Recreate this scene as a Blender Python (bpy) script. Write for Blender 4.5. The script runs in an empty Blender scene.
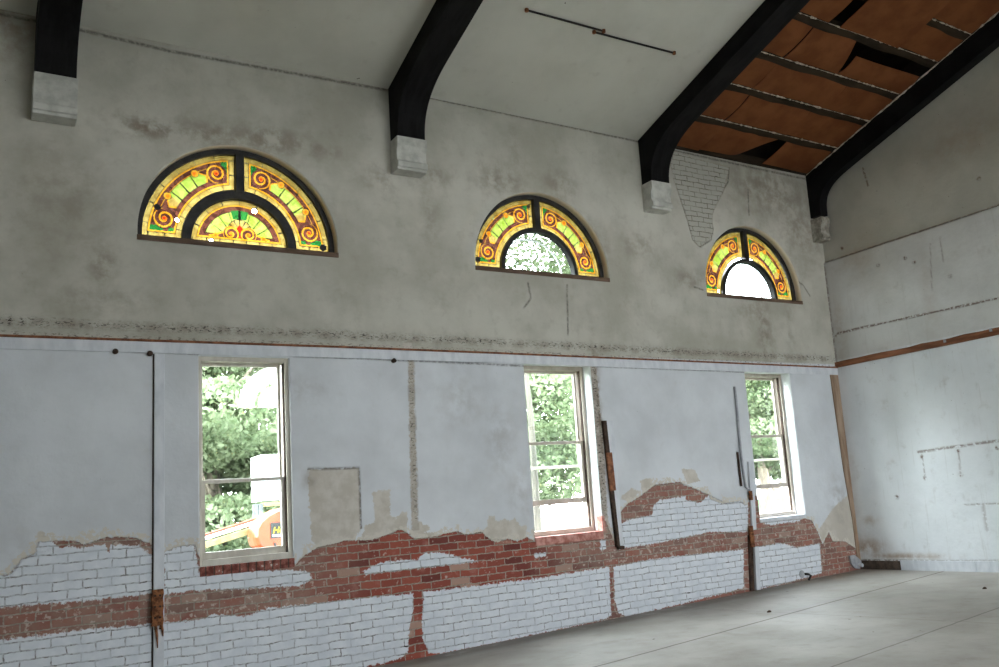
import bpy, bmesh, math, random
import numpy as np
from mathutils import Vector, Matrix
random.seed(7)
scene = bpy.context.scene
C = scene.collection
PI = math.pi

# ------------------------------------------------------------------ camera
CAM = dict(f=859.602, D=8.1201, h=1.35, yaw=0.5654, pitch=0.19752, roll=-0.07666)
def cam_axes():
    cy, sy = math.cos(CAM['yaw']), math.sin(CAM['yaw'])
    cp, sp = math.cos(CAM['pitch']), math.sin(CAM['pitch'])
    fw = Vector((sy*cp, cy*cp, sp)); rt = Vector((cy, -sy, 0)); up = rt.cross(fw)
    c, s = math.cos(CAM['roll']), math.sin(CAM['roll'])
    return c*rt + s*up, -s*rt + c*up, fw
RT, UP, FW = cam_axes()
CP = Vector((0, -CAM['D'], CAM['h']))
cd = bpy.data.cameras.new('camera'); co = bpy.data.objects.new('camera', cd); C.objects.link(co)
cd.sensor_width = 36; cd.lens = CAM['f']/999*36; cd.clip_start = .05; cd.clip_end = 400
m = Matrix((RT, UP, -FW)).transposed().to_4x4(); m.translation = CP
co.matrix_world = m; scene.camera = co

# the old building leans a little towards its far end: plumb lines drift with x
def kx(x): return min(max((x-2.3)/8.8, 0), 1)*.047
def lean_co(x, z): return x + kx(x)*(z-4.0)
def unlean(X, z):
    x = X
    for _ in range(8): x = X - kx(x)*(z-4.0)
    return x
def ray(px, py): return FW + RT*((px-499.5)/CAM['f']) - UP*((py-333.5)/CAM['f'])
def wall(px, py, Y=0.0):            # measured point on a plane parallel to the long wall -> (x, z), plumb frame
    d = ray(px, py); q = CP + d*((Y-CP.y)/d.y)
    return (unlean(q.x, q.z), q.z)
XE = 11.10                          # end wall
def endp(px, py, off=0.0):          # point on the end wall -> (y, z)
    d = ray(px, py); X = XE
    for _ in range(10):
        q = CP + d*((X-CP.x)/d.x); X = XE - off + .047*(q.z-4)
    return (q.y, q.z)
SL = .324; ZC = 6.045               # roof slope, ceiling height at the wall
def ceilp(px, py, off=0.0):         # point on the sloping ceiling -> (x, y)
    d = ray(px, py); n = Vector((0, SL, 1.0)); q = CP + d*((ZC-off - n.dot(CP))/n.dot(d))
    return (unlean(q.x, q.z), q.y)
def at(px, py, Y):
    d = ray(px, py); return CP + d*((Y-CP.y)/d.y)
def floor_z(x): return -.145 + .0215*x
RIDGE = -5.75; YB = -11.5; XW = -5.0
def ceil_z(y): return ZC - SL*y if y > RIDGE else ZC - SL*RIDGE + SL*(y-RIDGE)

# ------------------------------------------------------------------ mesh helpers
LEAN = []
def tag(o, label=None, cat=None, group=None, kind=None):
    if label: o['label'] = label
    if cat: o['category'] = cat
    if group: o['group'] = group
    if kind: o['kind'] = kind
    return o
def empty(name, loc=(0,0,0)):
    o = bpy.data.objects.new(name, None); o.location = loc; o.empty_display_size = .1; C.objects.link(o); return o
class MB:
    def __init__(s): s.v = []; s.f = []; s.m = []
    def poly(s, pts, mi=0):
        n = len(s.v); s.v += [tuple(p) for p in pts]; s.f.append(tuple(range(n, n+len(pts)))); s.m.append(mi)
    def box(s, x0, x1, y0, y1, z0, z1, mi=0):
        s.hexa([(x0,y0,z0),(x1,y0,z0),(x1,y1,z0),(x0,y1,z0),(x0,y0,z1),(x1,y0,z1),(x1,y1,z1),(x0,y1,z1)], mi); return s
    def hexa(s, p, mi=0):
        n = len(s.v); s.v += [tuple(q) for q in p]
        for f in ((0,3,2,1),(4,5,6,7),(0,1,5,4),(1,2,6,5),(2,3,7,6),(3,0,4,7)):
            s.f.append(tuple(n+i for i in f)); s.m.append(mi)
        return s
    def prism(s, P, Q, mi=0):       # two matching rings of points
        n = len(s.v); k = len(P); s.v += [tuple(q) for q in P] + [tuple(q) for q in Q]
        s.f.append(tuple(n+i for i in range(k))); s.m.append(mi)
        s.f.append(tuple(n+k+i for i in reversed(range(k)))); s.m.append(mi)
        for i in range(k):
            j = (i+1) % k; s.f.append((n+j, n+i, n+k+i, n+k+j)); s.m.append(mi)
        return s
    def strip(s, sections, closed=False, mi=0):  # list of rings (same count), joined; caps at ends
        n = len(s.v); k = len(sections[0])
        for r in sections: s.v += [tuple(q) for q in r]
        L = len(sections)
        for a in range(L if closed else L-1):
            b = (a+1) % L
            for i in range(k):
                j = (i+1) % k
                s.f.append((n+a*k+i, n+a*k+j, n+b*k+j, n+b*k+i)); s.m.append(mi)
        if not closed:
            s.f.append(tuple(n+i for i in reversed(range(k)))); s.m.append(mi)
            s.f.append(tuple(n+(L-1)*k+i for i in range(k))); s.m.append(mi)
        return s
    def tube(s, path, r, seg=8, mi=0):
        path = [Vector(p) for p in path]; rings = []
        for i, p in enumerate(path):
            t = (path[min(i+1, len(path)-1)] - path[max(i-1, 0)]).normalized()
            a = t.orthogonal().normalized() if i == 0 else (prev - t*prev.dot(t)).normalized()
            prev = a; b = t.cross(a); rr = r[i] if isinstance(r, (list, tuple)) else r
            rings.append([p + a*rr*math.cos(2*PI*k/seg) + b*rr*math.sin(2*PI*k/seg) for k in range(seg)])
        return s.strip(rings, mi=mi)
    def build(s, name, mats, parent=None, bevel=0, smooth=False, lean=True, fix=True):
        me = bpy.data.meshes.new(name); me.from_pydata(s.v, [], s.f)
        if not isinstance(mats, (list, tuple)): mats = [mats]
        for q in mats: me.materials.append(q)
        me.polygons.foreach_set('material_index', s.m)
        if fix:
            bm = bmesh.new(); bm.from_mesh(me); bmesh.ops.recalc_face_normals(bm, faces=bm.faces); bm.to_mesh(me); bm.free()
        if smooth:
            for p in me.polygons: p.use_smooth = True
        o = bpy.data.objects.new(name, me); C.objects.link(o)
        if parent: o.parent = parent; o.matrix_parent_inverse = Matrix.Translation(-Vector(parent.location))
        if bevel:
            b = o.modifiers.new('bevel', 'BEVEL'); b.width = bevel; b.segments = 2; b.limit_method = 'ANGLE'
        if lean: LEAN.append(o)
        return o
def apply_lean(me):
    n = len(me.vertices); a = np.empty(n*3); me.vertices.foreach_get('co', a); a = a.reshape(-1, 3)
    k = np.clip((a[:,0]-2.3)/8.8, 0, 1)*.047
    a[:,0] += k*(a[:,2]-4.0); me.vertices.foreach_set('co', a.ravel()); me.update()

# ------------------------------------------------------------------ materials
class NT:
    def __init__(s, name):
        s.m = bpy.data.materials.new(name); s.m.use_nodes = True; s.n = s.m.node_tree; s.n.nodes.clear()
        s.out = s.n.nodes.new('ShaderNodeOutputMaterial')
    def node(s, t, **kw):
        x = s.n.nodes.new(t)
        for k, v in kw.items(): setattr(x, k, v)
        return x
    def set(s, sock, v):
        if isinstance(v, bpy.types.NodeSocket): s.n.links.new(v, sock)
        elif isinstance(v, (tuple, list)) and len(v) == 3 and sock.type == 'RGBA': sock.default_value = (*v, 1)
        else: sock.default_value = v
    def math(s, op, a, b=0.0, c=0.0):
        x = s.node('ShaderNodeMath', operation=op); s.set(x.inputs[0], a); s.set(x.inputs[1], b); s.set(x.inputs[2], c); return x.outputs[0]
    def ss(s, v, lo, hi, a=0.0, b=1.0):   # smooth step
        x = s.node('ShaderNodeMapRange', interpolation_type='SMOOTHSTEP'); s.set(x.inputs[0], v)
        for i, q in enumerate((lo, hi, a, b)): s.set(x.inputs[i+1], q)
        return x.outputs[0]
    def mix(s, f, a, b, mode='MIX'):
        x = s.node('ShaderNodeMix', data_type='RGBA', blend_type=mode); s.set(x.inputs[0], f); s.set(x.inputs[6], a); s.set(x.inputs[7], b); return x.outputs[2]
    def coord(s, scale=(1,1,1), loc=(0,0,0), rot=(0,0,0)):
        tc = s.node('ShaderNodeTexCoord'); mp = s.node('ShaderNodeMapping'); s.n.links.new(tc.outputs['Object'], mp.inputs[0])
        mp.inputs['Scale'].default_value = scale; mp.inputs['Location'].default_value = loc; mp.inputs['Rotation'].default_value = rot
        return mp.outputs[0]
    def noise(s, vec, scale, detail=4, rough=.55, dist=0.0):
        x = s.node('ShaderNodeTexNoise'); s.set(x.inputs['Vector'], vec); s.set(x.inputs['Scale'], scale)
        x.inputs['Detail'].default_value = detail; x.inputs['Roughness'].default_value = rough; x.inputs['Distortion'].default_value = dist
        return x.outputs[0]
    def attr(s, name):
        x = s.node('ShaderNodeAttribute', attribute_name=name); return x.outputs['Fac']
    def bump(s, h, strength=.3, dist=.01, normal=None):
        x = s.node('ShaderNodeBump'); s.set(x.inputs['Height'], h); s.set(x.inputs['Strength'], strength); s.set(x.inputs['Distance'], dist)
        if normal is not None: s.set(x.inputs['Normal'], normal)
        return x.outputs[0]
    def pbr(s, col, rough=.8, normal=None, metal=0.0, spec=.3):
        x = s.node('ShaderNodeBsdfPrincipled'); s.set(x.inputs['Base Color'], col); s.set(x.inputs['Roughness'], rough)
        s.set(x.inputs['Metallic'], metal); s.set(x.inputs['Specular IOR Level'], spec)
        if normal is not None: s.set(x.inputs['Normal'], normal)
        s.n.links.new(x.outputs[0], s.out.inputs[0]); return s.m
def simple(name, c1, c2, scale=8, rough=.75, bump=.2, stretch=(1,1,1), metal=0.0, spec=.3, lo=.35, hi=.65, dist=.006):
    t = NT(name); v = t.coord(stretch); n = t.noise(v, scale, 6, .6)
    col = t.mix(t.ss(n, lo, hi), c1, c2); return t.pbr(col, rough, t.bump(n, bump, dist), metal, spec)

def brick_nodes(t, vec, z, x):
    """old red brickwork in bond with pale mortar; returns colour, joint mask"""
    sep = t.node('ShaderNodeSeparateXYZ'); t.set(sep.inputs[0], vec)
    nz = t.noise(vec, 3.5, 3); nz2 = t.noise(vec, 16, 3)
    wob = t.math('MULTIPLY_ADD', t.math('SUBTRACT', nz, .5), .034, t.math('MULTIPLY', t.math('SUBTRACT', nz2, .5), .022))
    cmb = t.node('ShaderNodeCombineXYZ'); t.set(cmb.inputs[0], t.math('ADD', sep.outputs[0], wob)); t.set(cmb.inputs[1], t.math('ADD', sep.outputs[2], wob))
    b = t.node('ShaderNodeTexBrick'); t.set(b.inputs['Vector'], cmb.outputs[0])
    b.inputs['Scale'].default_value = 1; b.inputs['Brick Width'].default_value = .222; b.inputs['Row Height'].default_value = .0725
    b.inputs['Mortar Size'].default_value = .0065; b.inputs['Mortar Smooth'].default_value = .25; b.inputs['Bias'].default_value = 0
    b.inputs['Color1'].default_value = (0,0,0,1); b.inputs['Color2'].default_value = (1,1,1,1); b.inputs['Mortar'].default_value = (.5,.5,.5,1)
    return b.outputs['Color'], b.outputs['Fac']

def mat_side_wall():
    t = NT('plaster_over_brick'); vec = t.coord(); sep = t.node('ShaderNodeSeparateXYZ'); t.set(sep.inputs[0], vec)
    x, z = sep.outputs[0], sep.outputs[2]
    n1 = t.noise(vec, 1.1, 5, .6); n2 = t.noise(vec, 6, 6, .65); n3 = t.noise(vec, 26, 5, .6); n4 = t.noise(vec, 70, 3, .6)
    rag = t.math('ADD', t.math('MULTIPLY', t.math('SUBTRACT', n3, .5), .085), t.math('MULTIPLY', t.math('SUBTRACT', n4, .5), .03))
    # plaster, cream above the rail and blue-white below
    up = t.ss(z, 3.03, 3.06)
    cu = t.mix(t.ss(n1, .32, .68), (.385,.37,.31), (.535,.52,.455)); cu = t.mix(t.ss(n2, .5, .74, 0, .35), cu, (.30,.275,.22))
    cl = t.mix(t.ss(n1, .3, .7), (.56,.58,.60), (.69,.715,.74)); cl = t.mix(t.ss(n2, .54, .8, 0, .3), cl, (.50,.49,.47))
    pl = t.mix(up, cl, cu)
    pl = t.mix(t.ss(t.math('ADD', t.attr('beige'), rag), -.004, .004), pl, t.mix(t.ss(n2, .35, .65), (.49,.45,.385), (.60,.565,.51)))
    dirt = t.math('MULTIPLY', t.attr('dirt'), t.ss(n2, .36, .60))
    pl = t.mix(dirt, pl, (.18,.135,.09))
    spots = t.ss(t.noise(vec, 34, 2, .5), .765, .80); pl = t.mix(t.math('MULTIPLY', spots, .8), pl, (.05,.035,.02))
    chips = t.math('MULTIPLY', t.attr('chips'), t.ss(t.noise(t.coord((1,1,2.6)), 22, 6, .75), .53, .58))
    pl = t.mix(chips, pl, (.035,.025,.018))
    crack = t.math('MULTIPLY', t.attr('crack'), t.ss(n3, .30, .60, .15, .75)); pl = t.mix(crack, pl, (.06,.05,.04))
    # brick
    rnd, joint = brick_nodes(t, vec, z, x)
    red = t.mix(rnd, (.20,.048,.035), (.36,.095,.060)); red = t.mix(t.ss(n2, .52, .68, 0, .55), red, (.42,.20,.16)); red = t.mix(t.ss(rnd, .86, .9, 0, .6), red, (.46,.37,.30)); red = t.mix(t.ss(t.math('SUBTRACT', 1.0, rnd), .88, .92, 0, .6), red, (.11,.03,.025))
    dusty = t.attr('dusty'); red = t.mix(t.math('MULTIPLY', dusty, t.ss(n2, .3, .6, .35, .75)), red, (.30,.215,.175))
    fl = t.ss(t.math('ADD', t.noise(vec, 17, 4, .6), t.math('MULTIPLY', dusty, .06)), .60, .68); red = t.mix(t.math('MULTIPLY', fl, .75), red, (.55,.47,.40))
    jm = t.ss(joint, .2, .8)
    mort = t.mix(t.ss(n3, .4, .6), (.27,.235,.19), (.40,.35,.29)); red = t.mix(jm, red, mort)
    wl = t.mix(t.ss(n2, .3, .7), (.64,.68,.73), (.76,.79,.83)); wl = t.mix(up, wl, (.44,.43,.37))
    jd = t.math('MULTIPLY', jm, t.ss(n3, .42, .58)); white = t.mix(t.math('MULTIPLY', jm, t.ss(n2, .35, .6, .15, .5)), wl, (.33,.35,.36)); white = t.mix(t.math('MULTIPLY', jd, t.ss(n2, .4, .6, .2, .8)), white, (.17,.16,.15))
    white = t.mix(t.math('MULTIPLY', t.math('MULTIPLY', jm, up), t.ss(n2, .36, .62, .15, .8)), white, (.15,.125,.09))
    holes = t.math('MULTIPLY', jm, t.ss(n2, .63, .67)); white = t.mix(holes, white, (.04,.03,.025))
    chipw = t.ss(n3, .72, .76); white = t.mix(t.math('MULTIPLY', chipw, .7), white, (.32,.15,.11))
    wm = t.ss(t.math('ADD', t.attr('white'), t.math('MULTIPLY', rag, 1.0)), -.006, .008)
    br = t.mix(wm, red, white)
    ex = t.ss(t.math('ADD', t.attr('expose'), t.math('MULTIPLY', rag, .8)), -.003, .003)
    edge = t.math('MULTIPLY', t.ss(t.math('ADD', t.attr('expose'), t.math('MULTIPLY', rag, .8)), -.016, -.004), t.math('SUBTRACT', 1.0, ex))
    pl = t.mix(t.math('MULTIPLY', edge, .35), pl, (.30,.22,.16)); chipz = t.ss(t.math('ADD', t.attr('expose'), t.math('MULTIPLY', t.math('SUBTRACT', n2, .5), .35)), -.055, -.045); pl = t.mix(t.math('MULTIPLY', t.math('MULTIPLY', chipz, t.math('SUBTRACT', 1.0, up)), t.ss(n3, .44, .5)), pl, (.60,.56,.49))
    col = t.mix(ex, pl, br)
    h = t.math('ADD', t.math('MULTIPLY', ex, -.014), t.math('MULTIPLY', t.math('MULTIPLY', jm, ex), -.010))
    h = t.math('ADD', h, t.math('MULTIPLY', n3, .0025)); h = t.math('ADD', h, t.math('MULTIPLY', n1, .02)); h = t.math('ADD', h, t.math('MULTIPLY', crack, -.01))
    return t.pbr(col, t.math('SUBTRACT', .85, t.math('MULTIPLY', n2, .2)), t.bump(h, 1.0, 1.0), 0, .25)

def mat_end_wall():
    t = NT('end_wall_plaster'); vec = t.coord(); sep = t.node('ShaderNodeSeparateXYZ'); t.set(sep.inputs[0], vec); z = sep.outputs[2]
    n1 = t.noise(vec, 1.0, 5, .6); n2 = t.noise(vec, 5, 6, .65); n3 = t.noise(vec, 26, 5, .6)
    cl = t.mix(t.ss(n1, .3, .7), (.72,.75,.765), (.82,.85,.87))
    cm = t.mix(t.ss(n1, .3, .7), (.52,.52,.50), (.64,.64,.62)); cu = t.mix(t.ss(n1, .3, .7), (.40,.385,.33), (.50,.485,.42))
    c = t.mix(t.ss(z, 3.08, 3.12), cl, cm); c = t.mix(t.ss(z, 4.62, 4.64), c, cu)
    c = t.mix(t.ss(n2, .55, .8, 0, .35), c, (.33,.30,.25))
    streak = t.ss(t.noise(t.coord((1,5,.35)), 4, 5, .6), .58, .72, 0, .16); c = t.mix(streak, c, (.36,.33,.28))
    spots = t.ss(t.noise(vec, 30, 2, .5), .76, .79); c = t.mix(t.math('MULTIPLY', spots, .8), c, (.06,.04,.02))
    c = t.mix(t.math('MULTIPLY', t.attr('dirt'), t.ss(n2, .3, .6)), c, (.33,.22,.13))
    c = t.mix(t.math('MULTIPLY', t.attr('crack'), t.ss(n3, .40, .52)), c, (.14,.08,.05))
    h = t.math('ADD', t.math('MULTIPLY', n3, .002), t.math('MULTIPLY', n1, .03))
    h = t.math('ADD', h, t.math('MULTIPLY', t.attr('crack'), -.008))
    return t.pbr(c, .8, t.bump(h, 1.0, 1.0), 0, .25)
def mat_floor():
    t = NT('worn_concrete'); vec = t.coord(); sep = t.node('ShaderNodeSeparateXYZ'); t.set(sep.inputs[0], vec); x, y = sep.outputs[0], sep.outputs[1]
    n1 = t.noise(vec, .8, 5, .6); n2 = t.noise(vec, 4, 6, .65); n3 = t.noise(vec, 40, 4, .6)
    c = t.mix(t.ss(n1, .3, .7), (.30,.275,.24), (.41,.38,.34)); c = t.mix(t.ss(n2, .48, .75, 0, .5), c, (.23,.20,.165)); c = t.mix(t.ss(n3, .6, .75, 0, .35), c, (.48,.45,.41))
    wob = t.math('MULTIPLY', t.math('SUBTRACT', n2, .5), .03)
    for (x0, y0, x1, y1, w, s) in ((4.356,-1.948,11.164,-1.223,.012,.85), (5.487,-3.556,8.489,-3.254,.009,.6)):
        k = (y1-y0)/(x1-x0)
        d = t.math('ABSOLUTE', t.math('ADD', t.math('SUBTRACT', y, t.math('MULTIPLY_ADD', x, k, y0-k*x0)), wob))
        c = t.mix(t.ss(d, w*.6, w*1.6, s, 0), c, (.075,.05,.035))
    d = t.math('ABSOLUTE', t.math('ADD', t.math('SUBTRACT', x, t.math('MULTIPLY_ADD', y, -.12, 7.3)), wob)); c = t.mix(t.ss(d, .004, .012, .45, 0), c, (.12,.10,.08))
    foot_shade = t.math('MULTIPLY', t.ss(y, -.42, -.18), t.ss(n2, .25, .5)); c = t.mix(t.math('MULTIPLY', foot_shade, .75), c, (.17,.14,.115)); deb = t.math('MULTIPLY', t.math('MULTIPLY', t.ss(y, -.7, -.1), t.ss(x, 8.2, 10.2)), t.ss(n2, .4, .62)); c = t.mix(t.math('MULTIPLY', deb, .5), c, (.50,.43,.34))  # wall-foot shade painted into the floor colour, browned with dirt
    c = t.mix(t.ss(t.noise(vec, 9, 2), .74, .77), c, (.08,.06,.05))
    h = t.math('ADD', t.math('MULTIPLY', n2, .006), t.math('MULTIPLY', n3, .002))
    return t.pbr(c, t.math('SUBTRACT', .78, t.math('MULTIPLY', n1, .3)), t.bump(h, 1, 1), 0, .4)

M = {}
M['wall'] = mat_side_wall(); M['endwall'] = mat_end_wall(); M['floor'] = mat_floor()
t = NT('ceiling_plaster'); v = t.coord(); n1 = t.noise(v, .9, 5, .6); n2 = t.noise(v, 5, 5, .6)
c = t.mix(t.ss(n1, .3, .7), (.52,.51,.445), (.61,.60,.53)); c = t.mix(t.ss(n2, .58, .8, 0, .25), c, (.30,.26,.21)); c = t.mix(t.ss(t.noise(v, 12, 2), .78, .80), c, (.06,.05,.04))
M['ceiling'] = t.pbr(c, .85, t.bump(n1, .4, .03), 0, .2)
M['plain'] = simple('room_plaster', (.55,.55,.52), (.68,.68,.65), 2, .85, .1)
M['beam'] = simple('black_stained_timber', (.004,.0035,.0035), (.010,.0095,.0095), 12, .7, .3, (1,.25,.25), spec=.12)
M['corbel'] = simple('corbel_plaster', (.40,.40,.36), (.56,.56,.51), 7, .8, .35)
M['corbel_old'] = simple('worn_corbel_plaster', (.22,.20,.165), (.42,.40,.34), 12, .85, .7)
M['fibre'] = simple('rust_brown_fibreboard', (.14,.048,.018), (.19,.068,.025), 3, .9, .15, spec=.1)
M['purlin'] = simple('old_dark_timber', (.018,.012,.007), (.038,.026,.015), 9, .85, .4, (.2,1,1), spec=.15)
M['deck'] = simple('dark_roof_deck', (.008,.006,.005), (.015,.011,.008), 5, .95, .2, spec=.05)
M['residue'] = simple('plaster_residue', (.30,.24,.17), (.55,.47,.38), 30, .9, .5)
M['sash'] = simple('beige_painted_wood', (.47,.43,.36), (.60,.56,.49), 7, .55, .2, (1,1,.3))
M['sashw'] = simple('cream_painted_wood', (.40,.35,.29), (.52,.46,.40), 7, .5, .15, (1,1,.3))
M['blackframe'] = simple('black_painted_frame', (.010,.010,.009), (.03,.028,.025), 9, .5, .2)
M['browntrim'] = simple('brown_timber', (.14,.055,.028), (.30,.13,.065), 14, .75, .5, (1,.15,1), spec=.2)
M['cornerwood'] = simple('stained_corner_board', (.21,.135,.085), (.40,.30,.22), 9, .8, .5, (1,1,.15), spec=.2)
M['arch_sill'] = simple('weathered_brown_sill', (.075,.045,.028), (.17,.11,.075), 12, .75, .4, (.2,1,1))
M['whitewood'] = simple('white_painted_board', (.56,.585,.62), (.70,.72,.75), 10, .7, .3, (1,1,.4), lo=.3, hi=.7)
M['rust'] = simple('rusted_iron', (.10,.035,.014), (.27,.11,.045), 25, .85, .8, lo=.4, hi=.6)
M['darkgap'] = simple('dark_aged_timber', (.03,.018,.012), (.075,.045,.03), 20, .85, .5)
M['rod'] = simple('dark_conduit', (.018,.016,.015), (.035,.03,.028), 20, .55, .2, metal=.3)
M['base_dark'] = simple('dark_bare_baseboard', (.06,.045,.035), (.12,.09,.07), 14, .85, .4)
M['greymetal'] = simple('grey_patch', (.30,.31,.33), (.42,.43,.45), 14, .6, .3)
M['brick_sill'] = None
t = NT('sill_brick'); v = t.coord(); n = t.noise(v, 18, 5, .6)
sp = t.node('ShaderNodeSeparateXYZ'); t.set(sp.inputs[0], v)
saw = t.math('FRACT', t.math('DIVIDE', sp.outputs[0], .075)); j = t.ss(t.math('ABSOLUTE', t.math('SUBTRACT', saw, .5)), .38, .46)
c = t.mix(t.ss(n, .35, .65), (.13,.035,.025), (.34,.13,.10)); c = t.mix(t.math('MULTIPLY', j, .8), c, (.06,.045,.035)); c = t.mix(t.ss(n, .62, .68), c, (.6,.55,.5))
M['brick_sill'] = t.pbr(c, .85, t.bump(t.math('SUBTRACT', n, j), .6, .01))
t = NT('pink_red_brick'); v = t.coord(); n = t.noise(v, 14, 5, .6); M['pinkbrick'] = t.pbr(t.mix(t.ss(n, .35, .65), (.36,.13,.10), (.60,.32,.27)), .85, t.bump(n, .5, .01))
# outdoors
t = NT('leaf_green'); v = t.coord(); n = t.noise(v, 1.3, 4, .6); r = t.node('ShaderNodeObjectInfo')
c = t.mix(t.ss(t.noise(v, 2.2, 2), .35, .65), (.080,.108,.057), (.195,.23,.14)); c = t.mix(t.ss(t.noise(v, 6, 2), .66, .74), c, (.32,.29,.14))
d = t.node('ShaderNodeBsdfDiffuse'); tr = t.node('ShaderNodeBsdfTranslucent'); t.set(d.inputs[0], c); t.set(tr.inputs[0], t.mix(.35, c, (.1500,.1980,.0720)))
mx = t.node('ShaderNodeMixShader'); mx.inputs[0].default_value = .4; t.n.links.new(d.outputs[0], mx.inputs[1]); t.n.links.new(tr.outputs[0], mx.inputs[2]); t.n.links.new(mx.outputs[0], t.out.inputs[0])
M['leaf'] = t.m
M['bark'] = simple('grey_bark', (.10,.08,.06), (.22,.18,.14), 12, .9, .8, (1,1,.2))
M['palestrip'] = simple('pale_strip', (.05,.045,.036), (.10,.09,.07), 12, .9, .6, (1,1,.2))
M['grass'] = simple('short_grass', (.011,.024,.005), (.022,.036,.011), 5, .95, .5)
M['orange'] = simple('orange_paint', (.2520,.0360,.0072), (.3000,.0510,.0120), 4, .35, .05, spec=.5)
M['redpaint'] = simple('red_orange_paint', (.1980,.0270,.0090), (.2400,.0480,.0180), 6, .5, .1)
M['yellow'] = simple('pale_yellow_paint', (.1800,.1320,.0480), (.2280,.1860,.0900), 6, .5, .1)
M['white'] = simple('white_siding', (.75,.78,.80), (.85,.87,.88), 3, .6, .1)
M['black'] = simple('black_decal', (.012,.012,.012), (.03,.03,.03), 8, .5, .05)
M['yellowtext'] = simple('yellow_lettering', (.2700,.2160,.0120), (.3000,.2400,.0180), 8, .5, .02)
M['steel'] = simple('grey_steel', (.07,.08,.08), (.12,.13,.13), 8, .6, .2)
M['extbrick'] = simple('white_painted_masonry', (.62,.64,.64), (.76,.78,.78), 6, .85, .3)

# glass
def glass_mat(name, tint, mult=1.0, rough=.0):
    t = NT(name); tr = t.node('ShaderNodeBsdfTransparent'); t.set(tr.inputs[0], tint)
    gl = t.node('ShaderNodeBsdfGlossy'); t.set(gl.inputs[0], (1,1,1)); gl.inputs['Roughness'].default_value = rough
    fr = t.node('ShaderNodeFresnel'); fr.inputs[0].default_value = 1.5
    mx = t.node('ShaderNodeMixShader'); t.set(mx.inputs[0], t.math('MINIMUM', t.math('MULTIPLY', fr.outputs[0], 1.7*mult), 1.0))
    t.n.links.new(tr.outputs[0], mx.inputs[1]); t.n.links.new(gl.outputs[0], mx.inputs[2]); t.n.links.new(mx.outputs[0], t.out.inputs[0]); return t.m
M['glass'] = glass_mat('window_glass', (.93,.97,.94)); M['dimglass'] = glass_mat('dimmed_window_glass', (.34,.36,.35))  # second glass has a grey tint added to dim the sky behind
def stained(name, c1, c2, scale=9, clear=.12):
    t = NT(name); v = t.coord(); c = t.mix(t.ss(t.noise(v, scale, 4, .65, 1.0), .3, .7), c1, c2)
    a = t.node('ShaderNodeBsdfTranslucent'); b = t.node('ShaderNodeBsdfTransparent'); g = t.node('ShaderNodeBsdfGlossy')
    t.set(a.inputs[0], c); t.set(b.inputs[0], c); g.inputs['Roughness'].default_value = .1
    mx = t.node('ShaderNodeMixShader'); mx.inputs[0].default_value = clear
    t.n.links.new(a.outputs[0], mx.inputs[1]); t.n.links.new(b.outputs[0], mx.inputs[2])
    m2 = t.node('ShaderNodeMixShader'); m2.inputs[0].default_value = .04
    t.n.links.new(mx.outputs[0], m2.inputs[1]); t.n.links.new(g.outputs[0], m2.inputs[2]); t.n.links.new(m2.outputs[0], t.out.inputs[0]); return t.m
def sg(name, c1, c2):
    return stained(name, tuple(v/8.0 for v in c1), tuple(v/8.0 for v in c2), 9, .004)
SG = [sg('pale_yellow_glass', (.50,.32,.06), (.92,.70,.20)), sg('amber_glass', (.85,.33,.01), (1.15,.62,.06)),
      sg('brown_streaky_glass', (.07,.022,.014), (.30,.10,.06)), sg('lime_glass', (.42,.62,.06), (.78,.88,.20)),
      sg('green_glass', (.02,.18,.03), (.05,.34,.06)), sg('red_glass', (.55,.02,.01), (.9,.06,.02)),
      sg('orange_glass', (.95,.16,.01), (1.2,.35,.03)), M['blackframe'], M['white']]

# ------------------------------------------------------------------ numpy mask helpers
def sdist(X, Z, poly):
    """signed distance to polygon, positive inside, clipped to +-.15"""
    P = np.array(poly, float); out = np.full(X.shape, -.15)
    x0, z0 = P.min(0)-.16; x1, z1 = P.max(0)+.16
    idx = np.where((X > x0) & (X < x1) & (Z > z0) & (Z < z1))[0]
    if len(idx) == 0: return out
    x, z = X[idx], Z[idx]; d = np.full(len(idx), 9.0); ins = np.zeros(len(idx), bool)
    for i in range(len(P)):
        a, b = P[i], P[(i+1) % len(P)]; e = b-a; L = e@e + 1e-12
        tt = np.clip(((x-a[0])*e[0] + (z-a[1])*e[1])/L, 0, 1)
        d = np.minimum(d, np.hypot(x-a[0]-tt*e[0], z-a[1]-tt*e[1]))
        c = (a[1] > z) != (b[1] > z)
        with np.errstate(divide='ignore', invalid='ignore'):
            xi = a[0] + (z-a[1])*e[0]/(e[1] if abs(e[1]) > 1e-12 else 1e-12)
        ins ^= c & (x < xi)
    out[idx] = np.clip(np.where(ins, d, -d), -.15, .15); return out
def ldist(X, Z, pts, w):
    out = np.zeros(X.shape)
    for a, b in zip(pts[:-1], pts[1:]):
        a = np.array(a); b = np.array(b); e = b-a; L = e@e+1e-12
        idx = np.where((X > min(a[0], b[0])-3*w) & (X < max(a[0], b[0])+3*w) & (Z > min(a[1], b[1])-3*w) & (Z < max(a[1], b[1])+3*w))[0]
        x, z = X[idx], Z[idx]; tt = np.clip(((x-a[0])*e[0]+(z-a[1])*e[1])/L, 0, 1)
        d = np.hypot(x-a[0]-tt*e[0], z-a[1]-tt*e[1]); out[idx] = np.maximum(out[idx], np.clip(1.5-d/w, 0, 1))
    return out
def PX(pts, fn=wall): return [fn(*p) for p in pts]

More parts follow.
